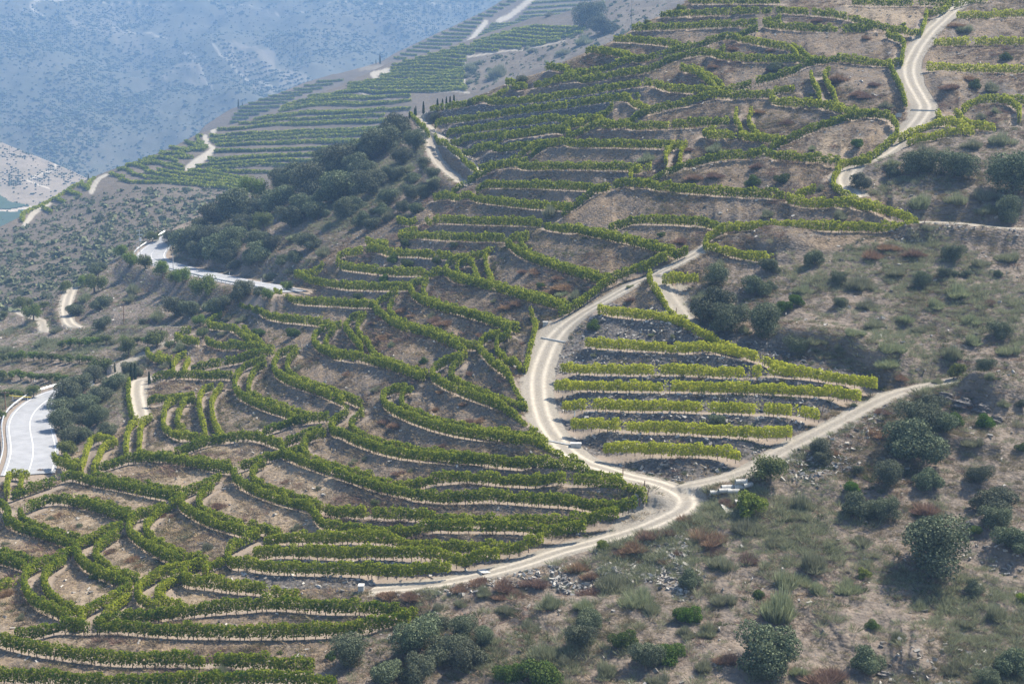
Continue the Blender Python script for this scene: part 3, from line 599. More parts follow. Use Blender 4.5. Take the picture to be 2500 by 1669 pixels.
pv_sl = slope_of([p[1] for p in PV]); tz_p = pv_w[jp0, 2] + pv_sl[jp0] * ((XY - pv_w[jp0, :2]) * pv_tg[jp0]).sum(1)
dist_p = np.where(ok_p, np.hypot(*(XY - pv_w[jp0, :2]).T), 99)
jr = nearest(kd, XY, 7.0, near_mask([r['uv'] for r in RW], 2)); ok_r = jr >= 0; jr0 = np.where(ok_r, jr, 0)
dr = XY - ALL[jr0, :2]; a_r = (dr * AND[jr0]).sum(1); l_r = np.abs(dr[:, 0] * AND[jr0, 1] - dr[:, 1] * AND[jr0, 0])
SCRUB = [
 pts('H: -30,1225 160,1205 350,1175 540,1110 560,1000 350,945 700,905 1250,790 2000,570 2320,410 I: 60,300 330,250 560,150 F: 1000,1440 1690,1120 2800,1010 I: 3000,2400 H: -60,2400'),
 pts('F: 500,150 1000,185 1500,120 1800,60 2800,80 2900,1050 1700,1060 1350,1005 850,880 450,750 150,650 60,450 180,330 400,270'),
 pts('C: 1290,1130 1560,985 1800,890 2060,890 2250,800 2349,760 2900,760 2900,1500 1700,1470 1400,1340 1210,1260'),
 pts('B: 470,790 560,930 620,1080 760,1230 740,1320 560,1330 520,1470 390,1440 170,1548 D: 2200,190 1980,310 1850,410 1090,130 1200,0 A: 1200,1300 2200,950'),
 pts('D: -1300,500 300,380 1090,110 1830,430 1620,540 1300,690 1180,740 980,850 1000,960 870,1030 850,1300 780,1420 600,1430 420,1500 380,1560 G: 330,20 150,120 40,150 -60,300 -1300,400')]
# terraces: flat bench round each row, bank in between
endf = 1 - sstep(.6, 2.2, l_r)
wb = np.where(ok_r, (1 - sstep(DNW[jr0], DNW[jr0] + .9, a_r)) * (1 - sstep(UPW[jr0], UPW[jr0] + .9, -a_r)) * endf, 0)
rw_sl = np.clip(slope_of([r['w'] for r in RW]), -.6, .6); rw_tg = np.concatenate([r['tan'] for r in RW])
dz = np.where(ok_r, (ALL[jr0, 2] + rw_sl[jr0] * np.clip((dr * rw_tg[jr0]).sum(1), -.6, .6) - G[:, 2]) * wb, 0)
rough = 1 - np.maximum(wb, 0)
Z = G[:, 2] + np.clip(dz, -3, 3)
# natural unevenness of banks and scrub
lump = (fbm(XY[:, 0] * .28, XY[:, 1] * .28, 3, 3) - .44) * .9 + (fbm(XY[:, 0] * 1.1, XY[:, 1] * 1.1, 9, 3) - .44) * .18
Z = Z + lump * rough * .8
CUTS = [('F: 560,810 850,855 1050,895 1330,990 1500,1045 1700,1062', 2.4), ('F: 1740,1105 1880,1150 2060,1205 2180,1310', 3.2), ('F: 420,95 600,150 800,175 1000,165', 1.3), ('C: 1900,125 1790,240 1700,350 1655,480 1700,610 1770,735', 1.3),
  ('I: 1850,440 2000,540 2200,620', 1.6), ('I: 1380,1440 1600,1470 1800,1540', 1.8), ('I: 1000,1330 1150,1300 1300,1330', 1.2), ('I: 2000,640 2200,720 2349,760', 1.2), ('F: 1500,1560 1900,1540 2300,1590', 1.2)]
for cs, ch in CUTS:
    uvc, wc = resample_world(pts(cs), .6); kc, wca, ic, tc = line_kd([wc]); jc = nearest(kc, XY, 9.0, near_mask([uvc], 3)); okc = jc >= 0; jc0 = np.where(okc, jc, 0)
    dc = XY - wca[jc0, :2]; nc = np.stack([tc[jc0, 1], -tc[jc0, 0]], -1); dhl = downhill(uvc)[jc0]; nc *= np.sign((nc * dhl).sum(1, keepdims=True)); ac = (dc * nc).sum(1) + (vnoise(XY[:, 0] * .6, XY[:, 1] * .6, 77) - .5) * 1.1
    lc = np.abs(dc[:, 0] * nc[:, 1] - dc[:, 1] * nc[:, 0]); e = np.minimum(jc0, len(wca) - 1 - jc0) * .6
    Z = Z + np.where(okc & (lc < 2), ch * sstep(0, 3.5, e + .01) * sstep(.35, -.35, ac) * sstep(-8.5, -1.5, ac), 0)
led = 1 - np.abs(fbm(XY[:, 0] * .13 + .05 * XY[:, 1], XY[:, 1] * .2, 63, 4) * 2.2 - 1); inS = np.zeros(NV, bool)
for _p in SCRUB: inS |= in_poly(UF, VF, _p)
Z = Z + np.where(inS, (led - .7) * 1.1 * rough, 0)
def flatten(Z, tz, d, hw, soft):
    w = 1 - sstep(hw + .3, hw + soft, d); return Z * (1 - w) + tz * w
Z = np.where(ok_t, flatten(Z, tz_t, dist_t, hw_t, 3.0), Z)
Z = np.where(ok_p, flatten(Z, tz_p - .12, dist_p, 5.2, 5.0), Z)
Zg = Z.reshape(UU.shape)
for _ in range(2):
    Zg[1:-1, 1:-1] = Zg[1:-1, 1:-1] * .5 + (Zg[:-2, 1:-1] + Zg[2:, 1:-1] + Zg[1:-1, :-2] + Zg[1:-1, 2:]) * .125
G[:, 2] = Zg.ravel()
# zones
scr = np.zeros(NV, bool)
for p in SCRUB: scr |= in_poly(UF, VF, p)
scr = scr.reshape(UU.shape).astype(float)
for _ in range(4): scr[1:-1, 1:-1] = (scr[1:-1, 1:-1] * 2 + scr[:-2, 1:-1] + scr[2:, 1:-1] + scr[1:-1, :-2] + scr[1:-1, 2:]) / 6
scr = scr.ravel()
wr = sstep(1.35, .75, dist_t / hw_t) * ok_t; wr = np.where(dist_t / hw_t > 1.6, 0, wr)
for _p in ('C: 1665,1475 1900,1492 2349,1512 2600,1515 2600,1590 2349,1565 2100,1575 1850,1590 1660,1590', 'I: -110,190 60,165 200,155 420,70 540,30 560,110 300,205 120,320 0,370', 'F: 1370,1075 1690,1065 1650,1130 1480,1150 1300,1230 1250,1190', 'H: 1950,330 2120,210 2290,330 2180,420 1900,490 1750,520', 'E: 1290,690 1420,650 1560,760 1440,800 1460,1000 1420,1200 1500,1400 1400,1330 1280,1050', 'F: 0,380 80,390 120,500 140,640 60,600 0,480', 'C: 1560,720 1700,690 1770,740 1740,830 1560,900'):
    wr = np.maximum(wr, in_poly(UF, VF, pts(_p)) * .62 * (dist_p > 6))
bench = np.where(ok_r, sstep(.25, -.15, a_r), 0) * np.clip(wb, 0, 1) * (1 - .35 * scr); bench = np.where(ok_p & (dist_p < 5.5), np.maximum(bench, .8), bench)
al = np.abs(lat_t + .5 * (fbm(XY[:, 0] * .12, XY[:, 1] * .12, 5, 2) - .5)); rut = np.exp(-((al - .78) / .3) ** 2) * tr_rut[tr_id[jt0]] * ok_t
stony = np.zeros(NV); pale = np.zeros(NV)
for p in ('E: 1480,560 2349,600 F: 1300,1000 1000,1250 750,1400 I: 480,20 300,160 0,150 E: 1700,1548 1400,1250', 'B: 560,700 2000,600 1500,900 1150,1080 900,1130', 'G: 2294,600 H: 1200,600 700,850 300,900 G: 1700,900 1500,830', 'H: 300,850 1000,800 2330,450 2330,800 1600,900 400,950'):
    stony = np.maximum(stony, in_poly(UF, VF, pts(p)) * 1.0)
for p in ('G: -60,-60 2250,-60 2250,560 1500,900 900,1300 -60,1300', 'C: 1000,900 1500,800 1400,1050 900,1090', 'C: 880,-40 1700,30 1600,190 1100,110'):
    pale = np.maximum(pale, in_poly(UF, VF, pts(p)) * .8)
pale = pale * sstep(.35, .65, fbm(XY[:, 0] * .12, XY[:, 1] * .12, 21, 3) + .1)
# mesh rows beyond the skyline: the hill rolls over and falls away behind its crest
C0 = G.reshape(UU.shape + (3,))[:, 0]; hd = C0 - np.array([0, 0, CAMZ]); hr = np.linalg.norm(hd[:, :2], axis=1, keepdims=True); slope = np.minimum(hd[:, 2:3] / hr, .2); hd = hd[:, :2] / hr
RO = [(130, 45), (80, 26), (45, 12.5), (25, 6), (12, 2.3), (5, .7)]
ext = np.stack([np.concatenate([C0[:, :2] + hd * a, C0[:, 2:3] + slope * a * .6 - b - .06 * a], -1) for a, b in RO], 1)
Gx = np.concatenate([ext, G.reshape(UU.shape + (3,))], 1); NC, NRX = Gx.shape[:2]; EXT = len(RO)
def padrow(a, fill=None):
    a = a.reshape(UU.shape); e = np.repeat(a[:, :1], EXT, 1) if fill is None else np.full((NC, EXT), fill, a.dtype); return np.concatenate([e, a], 1).ravel()
zones = np.stack([padrow(wr, 0.), padrow(bench), padrow(scr), np.ones(NC * NRX)], -1); marks = np.stack([padrow(rut, 0.), padrow(stony), padrow(pale), np.ones(NC * NRX)], -1)
ii = np.arange(NC * NRX).reshape(NC, NRX); Q4 = np.stack([ii[:-1, :-1], ii[:-1, 1:], ii[1:, 1:], ii[1:, :-1]], -1).reshape(-1, 4)
tid = padrow(np.where(ok_t & (dist_t < hw_t), tr_id[jt0], -1), -1)
ft = tid[Q4[:, 0]]; ft = np.where((tid[Q4] == ft[:, None]).all(1), ft, -1)
VX = Gx.reshape(-1, 3); NRM = np.cross(Gx[2:, 1:-1] - Gx[:-2, 1:-1], Gx[1:-1, :-2] - Gx[1:-1, 2:])
def ground_piece(name, faces):
    used, inv = np.unique(faces, return_inverse=True); me = mesh_of(name, VX[used], quads=inv.reshape(-1, 4), mat=M_GROUND, smooth=True)
    for nm, arr in (('zones', zones), ('marks', marks)):
        a = me.color_attributes.new(nm, 'FLOAT_COLOR', 'POINT'); a.data.foreach_set('color', np.ascontiguousarray(arr[used], np.float32).ravel())
    return link(name, me, kind='structure')
ground_piece('hillside', Q4[ft < 0])
for k, t in enumerate(TR):
    if (ft == k).any(): ground_piece('dirt_road', Q4[ft == k])
# looking up the finished ground under a sheet position
_d = G - np.array([0, 0, CAMZ]); _f = np.array([0, math.cos(PITCH), -math.sin(PITCH)]); _u = np.array([0, math.sin(PITCH), math.cos(PITCH)])
VPROJ = (V0 - FPX * (_d @ _u) / (_d @ _f)).reshape(UU.shape); GG = G.reshape(UU.shape + (3,))
def ground_at(u, v):
    i = int(np.clip(round((u - U[0]) / (U[1] - U[0])), 0, NC - 1)); vp = np.maximum.accumulate(VPROJ[i]); j = np.interp(v, vp + np.arange(NR) * 1e-6, np.arange(NR)); j0 = min(int(j), NR - 2); f = j - j0
    return GG[i, j0] * (1 - f) + GG[i, j0 + 1] * f
def scale_at(u, v): return float(NEAR(u, v))
# ---------------------------------------------------------------- vine rows: a hedge of leaves on a low trellis
def card_mesh(c, size, nrm, asp=1.0, up=None):
    """square cards: centres, sizes, normals"""
    n = len(c); nrm = nrm / (np.linalg.norm(nrm, axis=1, keepdims=True) + 1e-9)
    r = rng.normal(size=(n, 3)) if up is None else up + rng.normal(size=(n, 3)) * .25
    a = np.cross(nrm, r); a /= np.linalg.norm(a, axis=1, keepdims=True) + 1e-9; b = np.cross(nrm, a)
    s = (size * .5)[:, None]; a = a * s; b = b * s * asp
    v = np.stack([c - a - b * .6, c + a * .75 - b, c + a * .9 + b, c - a * .7 + b * .8], 1).reshape(-1, 3)
    return v, np.arange(4 * n).reshape(-1, 4)
def strut(p, q, w):
    """thin square bars p->q with half width w (arrays)"""
    d = q - p; d = d / (np.linalg.norm(d, axis=1, keepdims=True) + 1e-9); x = np.cross(d, np.array([.31, .95, .05])); x /= np.linalg.norm(x, axis=1, keepdims=True) + 1e-9; y = np.cross(d, x)
    w = np.broadcast_to(np.asarray(w, float), (len(p),))[:, None]; c = [x * w + y * w, -x * w + y * w, -x * w - y * w, x * w - y * w]
    v = np.stack([p + k for k in c] + [q + k * .8 for k in c], 1).reshape(-1, 3); o = np.arange(len(p))[:, None] * 8
    f = np.concatenate([o + np.array(k) for k in ((0, 1, 5, 4), (1, 2, 6, 5), (2, 3, 7, 6), (3, 0, 4, 7), (4, 5, 6, 7))], 0)
    return v, f
def hedge(w, s, seed, gap=.04, h=1.72, wid=.27):
    """leaf cards along a ground line w; s px per metre sets how fine the leaves are"""
    L = np.r_[0, np.cumsum(np.linalg.norm(np.diff(w, axis=0), axis=1))]; n_v = max(2, int(L[-1] / 1.05)); fine = np.clip(s / 22, .45, 1.15)
    size0 = .165 / fine ** .75; dens = 230 * fine ** 1.6; n = int(L[-1] * dens)
    t = rng.uniform(0, L[-1], n); vi = (t / L[-1] * n_v); k = np.clip(vi.astype(int), 0, n_v - 1)
    vr = np.random.default_rng(seed); vig = np.clip(vr.normal(1, .085, n_v), .7, 1.2); miss = vr.random(n_v) < gap; bw = np.clip(vr.normal(1, .11, n_v), .6, 1.5)
    keep = ~miss[k] | (rng.random(n) < .12); t = t[keep]; k = k[keep]; vi = vi[keep]; n = len(t)
    base = np.stack([np.interp(t, L, w[:, c]) for c in range(3)], -1); tg = np.stack([np.interp(t, L, np.gradient(w[:, c])) for c in (0, 1)], -1); tg /= np.linalg.norm(tg, axis=1, keepdims=True) + 1e-9
    nrm = np.stack([-tg[:, 1], tg[:, 0]], -1); fr = (vi - k) - .5
    top = h * vig[k] * (1 - .35 * fr ** 2) ; lo = .22 + .18 * rng.random(n)
    q = rng.random(n); hh = lo + (top - lo) * q ** .85; prof = np.sqrt(np.clip(1 - ((q - .5) * 1.7) ** 2, .12, 1))
    sd = rng.choice([-1, 1], n) * np.sqrt(rng.random(n)) * wid * bw[k] * prof * 1.35
    sprig = rng.random(n) < .025; hh = np.where(sprig, hh + rng.random(n) * .3, hh); sd = np.where(sprig, sd * 1.7, sd)
    c = base + np.concatenate([nrm * sd[:, None], hh[:, None]], 1)
    out = np.concatenate([nrm * np.sign(sd)[:, None], np.full((n, 1), .55)], 1) + rng.normal(size=(n, 3)) * .65
    v, f = card_mesh(c, size0 * rng.uniform(.65, 1.3, n), out)
    # stems and stakes
    tv = (np.arange(n_v) + .5) / n_v * L[-1]; tv = tv[~miss]; b = np.stack([np.interp(tv, L, w[:, c2]) for c2 in range(3)], -1)
    j = np.concatenate([rng.normal(0, .06, (len(b), 2)), np.zeros((len(b), 1))], 1); v2, f2 = strut(b - [0, 0, .1], b + j * 2 + [0, 0, .75], .035)
    tp = np.arange(0.3, L[-1], 5.2); b = np.stack([np.interp(tp, L, w[:, c2]) for c2 in range(3)], -1); v3, f3 = strut(b - [0, 0, .1], b + [0, 0, 1.75], .035)
    return (v, f), (np.concatenate([v2, v3]), np.concatenate([f2, f3 + len(v2)]))
ZONE = {'low': 'below the loops at the bottom', 'loops': 'looping round the low spurs', 'bend': 'inside the dirt road bend', 'edge': 'under the paved bend at the side',
        'paved': 'just above the paved road', 'spurs': 'beside the central dirt road', 'block': 'in the road fork block', 'knoll': 'below the oak knoll',
        'fork': 'above the forked track', 'top': 'on the uppermost terraces', 'upper': 'beside the winding upper road', 'centre': 'on the middle terraces of the slope',
        'hairpin': 'below the upper road hairpin', 'right': 'on the far side of the upper road'}
ORD = ['', 'first', 'second', 'third', 'fourth', 'fifth', 'sixth', 'seventh', 'eighth', 'ninth', 'tenth', '11th', '12th', '13th', '14th', '15th', '16th', '17th', '18th', '19th', '20th', '21st', '22nd', '23rd', '24th', '25th', '26th', '27th', '28th', '29th', '30th']
def ordinal(k): return ORD[k] if k < len(ORD) else '%dth' % k
for zn in ZONE:
    mem = sorted([r for r in RW if r['zone'] == zn], key=lambda r: r['uv'][:, 1].mean())
    for k, r in enumerate(mem):
        w = r['w']; s = float(NEAR(r['uv'][:, 0], r['uv'][:, 1]).mean()); L = np.linalg.norm(np.diff(w, axis=0), axis=1).sum()
        chord = np.linalg.norm(w[-1] - w[0]); shape = ('curved ' if chord < .86 * L else '') + ('short ' if L < 9 else 'long ' if L > 45 else '')
        colour = 'dark green' if r['tint'] < .28 else 'green' if r['tint'] < .48 else 'yellow-green' if r['tint'] < .7 else 'yellowish'
        lab = f'{shape}{colour} vine row {ZONE[zn]}, {ordinal(k + 1)} from top'
        root = thing('vine_row', lab, 'vine row', w[len(w) // 2], 'vine rows on the hillside terraces'); o0 = w[len(w) // 2]
        sparse = zn == 'block'
        (v, f), (v2, f2) = hedge(w, s, r['id'], .07 if sparse else .025, (1.6 if sparse else 1.66) * (1 + .13 * min(1, max(0, (19 - s) / 8))), .24 if sparse else .225)
        tint = r['tint'] * .74 if r['tint'] < .72 else r['tint'] * .93
        link('foliage', mesh_of('vine_foliage', v - o0, quads=f, mat=M_VINE), root, color=(tint, tint, tint))
        link('stems', mesh_of('vine_stems', v2 - o0, quads=f2, mat=M_STEM), root, kind='stuff')
# ---------------------------------------------------------------- the ridge behind with its own terraces, the far mountain, the valley
def sheet(name, field, sky_line, u0, u1, vmax, nu, nr, mat, lump, seed, roll=((40, 3), (110, 16), (260, 70), (500, 160))):
    """ground sheet from a skyline down to vmax; rolls over behind its crest"""
    u = np.linspace(u0, u1, nu); vb = np.interp(u, sky_line[:, 0], sky_line[:, 1]); t = np.linspace(0, 1, nr)
    uu = np.repeat(u[:, None], nr, 1); vv = vb[:, None] + (vmax - vb[:, None]) * t[None]
    g = field.point(uu, vv); x, y = g[..., 0], g[..., 1]
    for amp, fr in lump: g[..., 2] += (fbm(x * fr, y * fr, seed, 4) - .45) * amp * sstep(0, .03, t)[None]
    c = g[:, 0]; h = c - np.array([0, 0, CAMZ]); r = np.linalg.norm(h[:, :2], axis=1, keepdims=True); sl = np.clip(h[:, 2:3] / r, -.1, .2); h = h[:, :2] / r
    e = np.stack([np.concatenate([c[:, :2] + h * a, c[:, 2:3] + sl * a * .5 - b], 1) for a, b in roll[::-1]], 1)
    full = np.concatenate([e, g], 1); ii = np.arange(full.shape[0] * full.shape[1]).reshape(full.shape[:2])
    me = mesh_of(name, full.reshape(-1, 3), quads=np.stack([ii[:-1, :-1], ii[:-1, 1:], ii[1:, 1:], ii[1:, :-1]], -1).reshape(-1, 4), mat=mat, smooth=True)
    a = me.color_attributes.new('zones', 'FLOAT_COLOR', 'POINT'); col = np.zeros((len(full.reshape(-1, 3)), 4), np.float32); col[:, 3] = 1
    o = link(name, me, kind='structure'); return o, g, uu, vv, me, col, full.shape, e.shape[1]
def pick(g, uu, vv, u, v):
    i = np.clip(np.round((np.asarray(u) - uu[0, 0]) / (uu[1, 0] - uu[0, 0])).astype(int), 0, len(uu) - 1); f = (np.asarray(v) - vv[i, 0]) / (vv[i, -1] - vv[i, 0]) * (vv.shape[1] - 1)
    f = np.clip(f, 0, vv.shape[1] - 1.001); j = f.astype(int); f = (f - j)[..., None]; return g[i, j] * (1 - f) + g[i, j + 1] * f
def far_ground(name, a, b, c, road=(.31, .28, .23), sc=1.0):
    m = Mat(name); pos = m.n('NewGeometry', 'Position'); at = m.n('Attribute', None, attribute_name='zones'); sp = m.n('SeparateColor', None, ins={0: at.outputs['Color']})
    n1 = m.noise(pos, .015 * sc, 5, .6); n2 = m.noise(pos, .12 * sc, 5, .65); n3 = m.noise(pos, .7 * sc, 3, .6)
    col = m.mix(m.ramp(n1, (.4, 0.0), (.62, 1.0)), a, b); col = m.mix(m.math('MULTIPLY', m.ramp(n2, (.45, 0.0), (.7, 1.0)), .6), col, c)
    col = m.mix(m.math('MULTIPLY', m.ramp(n3, (.5, 0.0), (.7, 1.0)), .4), col, tuple(x * .55 for x in a))
    col = m.mix(sp.outputs[1], col, (.17, .15, .118)); col = m.mix(sp.outputs[0], col, road)
    return m.finish(m.principled(col, .95, n2, .8, 1.0, .05))
def paint(me, col, shape, ne, uu, vv, lines=(), polys=()):
    """soft masks on a sheet: tracks (r) and bare patches (g)"""
    u, v = uu.ravel(), vv.ravel(); r = np.zeros(len(u)); gch = np.zeros(len(u))
    for P, w in lines:
        L = smooth_line(P, 160); d = np.full(len(u), 1e9)
        m = (u > L[:, 0].min() - 12) & (u < L[:, 0].max() + 12) & (v > L[:, 1].min() - 12) & (v < L[:, 1].max() + 12); k = np.flatnonzero(m)
        for s in range(0, len(k), 20000):
            kk = k[s:s + 20000]; d[kk] = np.sqrt(((u[kk, None] - L[None, :, 0]) ** 2 + (v[kk, None] - L[None, :, 1]) ** 2).min(1))
        r = np.maximum(r, sstep(w + 1.2, w - .8, d))
    for P, s in polys: gch = np.maximum(gch, in_poly(u, v, P) * s * sstep(.3, .6, fbm(u * .06, v * .09, 31, 3)))
    c = col.reshape(shape[0], shape[1], 4); c[:, ne:, 0] = r.reshape(uu.shape); c[:, ne:, 1] = gch.reshape(uu.shape); c[:, :ne, :2] = 0
    me.color_attributes['zones'].data.foreach_set('color', np.ascontiguousarray(col).ravel())
# --- ridge behind (ridge road, terraces, scrub foot)
RIDGE = Field(-300, 2100, -150, 1200, 30, 20, tctrl('''A:400,1400,5.6 1000,1100,5.1 1500,900,4.8 2000,700,4.4 1400,1200,5.6 2200,900,5 0,1540,6 -500,1600,6.3 800,1500,6.6
B:100,560,4.3 600,400,4.2 1000,260,4.1 1400,150,4.1 1700,60,4.2 2200,-60,4.3 500,700,5 1500,400,5.1 2200,300,5.4 800,900,5.6 1700,700,6
D:100,200,7 0,500,8 800,100,7.4 900,500,8.6 -400,400,7'''), lam=1.0)
SKY2 = pts('A: -900,1900 -200,1640 0,1530 150,1455 370,1350 600,1205 740,1150 1000,1062 1180,985 1330,905 1450,870 1600,830 1750,790 1900,735 2050,672 2200,610 2300,580 B: 60,545 180,500 330,425 520,378 700,325 850,278 1000,222 1180,165 1300,118 1480,98 1640,40 1760,-10 2000,-60 2600,-160 5000,-300')
M_RIDGE = far_ground('ridge_ground', (.10, .085, .068), (.13, .108, .085), (.07, .066, .05), sc=2.2)
ro, rg, ruu, rvv, rme, rcol, rsh, rne = sheet('ridge', RIDGE, SKY2, -320, 2000, 1150, 620, 330, M_RIDGE, ((5, .02), (1.2, .11)), 41)
paint(rme, rcol, rsh, rne, ruu, rvv, [(pts('A: 1585,740 1530,790 1470,850 1440,885'), 6), (pts('A: 1385,925 1400,965 1435,1005 1420,1040 1370,1070 1310,1100 1265,1125'), 6), (pts('A: 715,1190 670,1215 640,1260 615,1305'), 6),
   (pts('A: 335,1378 240,1425 195,1470 165,1510'), 5), (pts('B: 325,470 260,490 220,500 250,525'), 5), (pts('B: 60,565 220,580 450,600 700,632 870,640'), 1.5), (pts('B: 0,612 200,655 330,672'), 1.2), (pts('B: 835,400 830,500 840,570'), 3), (pts('B: 860,375 1080,340 1250,325 1400,300 1520,285'), 1.5)],
   [(pts('B: 1300,300 1900,0 2200,-50 2200,300 1700,330 1250,560 850,620 830,400'), .35)])
# --- terraced spur beyond the ridge crest
SPUR = Field(-300, 2100, -150, 700, 24, 14, tctrl('A:1400,900,3.6 1700,700,3.45\nB:0,500,3.3 400,400,3.2 800,250,3.1 1100,50,2.9 1500,50,3.1 1800,0,3.1 600,500,3.6 1300,300,3.5 1000,-150,2.7 200,420,3.2'), lam=1.0)
SKY3 = pts('A: -900,2200 1000,1200 1300,950 1380,850 1500,770 1560,735 1700,690 1900,622 2050,560 2250,500 B: 0,495 150,455 280,415 380,355 520,290 640,232 760,180 870,125 960,85 1060,25 1160,-40 1500,-150 2600,-260')
so, sg, suu, svv, sme, scol, ssh, sne = sheet('terraced_spur', SPUR, SKY3, -300, 1800, 560, 420, 160, M_RIDGE, ((3, .02),), 43)
paint(sme, scol, ssh, sne, suu, svv, [(pts('B: 985,150 930,210 885,270 860,300'), 5.5), (pts('B: 1300,-10 1200,65 1130,110 1075,135'), 6)], [(pts('B: 140,440 280,440 300,470 120,500'), .8)])
# --- far mountain, tan foothill, valley bottom
FAR = Field(-700, 3200, -700, 1100, 28, 16, ctrl('0,0,1.42 700,0,1.42 1300,0,1.4 0,250,1.72 400,250,1.68 800,200,1.66 0,420,2.02 500,330,1.95 1000,150,1.6 -400,400,1.95 2500,100,1.5 2500,500,1.9 0,-300,1.2 1300,-300,1.2 2500,-300,1.15 0,700,2.5 1000,700,2.4 2400,800,2.4 560,200,1.66 620,230,1.84'), lam=1.0)
M_FAR = far_ground('mountain_ground', (.092, .088, .066), (.076, .078, .056), (.062, .066, .045), (.24, .22, .18), .55)
SKY4 = np.array([[-800, -190], [200, -230], [900, -170], [1500, -210], [2300, -150], [3300, -230]], float)
fo, fg, fuu, fvv, fme, fcol, fsh, fne = sheet('far_mountain', FAR, SKY4, -620, 3100, 760, 760, 250, M_FAR, ((105, .0034), (42, .011), (7, .035)), 51)
paint(fme, fcol, fsh, fne, fuu, fvv, [(pts('A: 300,160 230,130 215,105 270,80 360,60 460,38'), 2.6), (pts('A: 130,0 250,15 440,20'), 1.6), (pts('A: 450,40 700,45 1000,60 1300,80 1700,110 1820,122 2100,105 2349,95 B: 300,80 600,75 960,82'), 1.3), (pts('A: 640,215 780,245 900,275 1000,300 1120,330'), 1.5), (pts('A: 1230,497 1330,525'), 1.6),
   (pts('A: 1440,465 1560,520 1700,560 1860,590'), 2), (pts('A: 1250,505 1330,560 1390,610 1430,665'), 1.5)],
   [(pts('A: 430,150 620,200 800,250 1000,340 1050,420 900,400 700,330 500,230'), .45), (pts('A: 1060,570 1250,540 1330,560 1400,620 1430,670 1250,640 1120,640'), .8), (pts('A: 1440,440 1700,400 1850,430 2100,520 2000,560 1850,580 1600,520'), .75), (pts('A: 1700,590 1860,570 1850,640 1700,650'), .7), (pts('A: 560,60 1200,80 1000,200 650,190'), .25)])
HILL = Field(-900, 900, 150, 900, 14, 10, ctrl('0,330,2.5 100,370,2.55 200,400,2.6 0,460,2.85 -300,300,2.4 0,600,3.4 300,500,3.1 -400,500,2.9 600,600,3.2'), lam=1.0)
SKY5 = pts('A: -2200,700 -300,840 0,955 80,990 180,1030 300,1075 370,1105 480,1150 600,1210 800,1310 1300,1500')
M_TAN = far_ground('foothill_ground', (.235, .195, .15), (.19, .16, .12), (.15, .13, .095), (.42, .37, .30), .8)
ho, hg, huu, hvv, hme, hcol, hsh, hne = sheet('tan_foothill', HILL, SKY5, -600, 460, 700, 200, 110, M_TAN, ((8, .012), (2, .05)), 61, ((30, 4), (90, 25), (200, 80)))
paint(hme, hcol, hsh, hne, huu, hvv, [(pts('A: 370,1100 360,1130 280,1165 185,1212'), 2), (pts('A: 185,1212 260,1250 330,1275'), 1.2), (pts('A: -60,1428 60,1420 210,1395'), 2)])
valley = np.array([[-4000, 300, 30], [4000, 300, 30], [4000, 5000, 45], [-4000, 5000, 45]], float)
vo = link('valley_floor', mesh_of('valley_floor', valley, quads=[[0, 1, 2, 3]], mat=M_RIDGE), kind='structure')
me = None
def draped(name, field, g, uu, vv, poly, mat, lift, kind='structure'):
    P = pts(poly); x = np.linspace(P[:, 0].min(), P[:, 0].max(), 40); y = np.linspace(P[:, 1].min(), P[:, 1].max(), 24); X, Y = np.meshgrid(x, y, indexing='ij'); W = pick(g, uu, vv, X.ravel(), Y.ravel()); W[:, 2] += lift
    i = np.arange(40 * 24).reshape(40, 24); q = np.stack([i[:-1, :-1], i[1:, :-1], i[1:, 1:], i[:-1, 1:]], -1).reshape(-1, 4); c = np.stack([X.ravel(), Y.ravel()], -1)[q].mean(1)
    return link(name, mesh_of(name, W, quads=q[in_poly(c[:, 0], c[:, 1], P)], mat=mat, smooth=True), kind=kind)
mg = Mat('meadow'); M_MEADOW = mg.finish(mg.principled(mg.mix(mg.noise(mg.n('NewGeometry', 'Position'), .05, 4), (.03, .055, .032), (.05, .075, .042)), .9))
draped('meadow_field', HILL, hg, huu, hvv, 'A: -400,1290 0,1330 90,1370 200,1390 60,1412 -400,1430', M_MEADOW, .6)
draped('meadow_field', HILL, hg, huu, hvv, 'A: -400,1445 60,1430 230,1402 150,1475 -100,1600 -400,1700', M_MEADOW, .6)
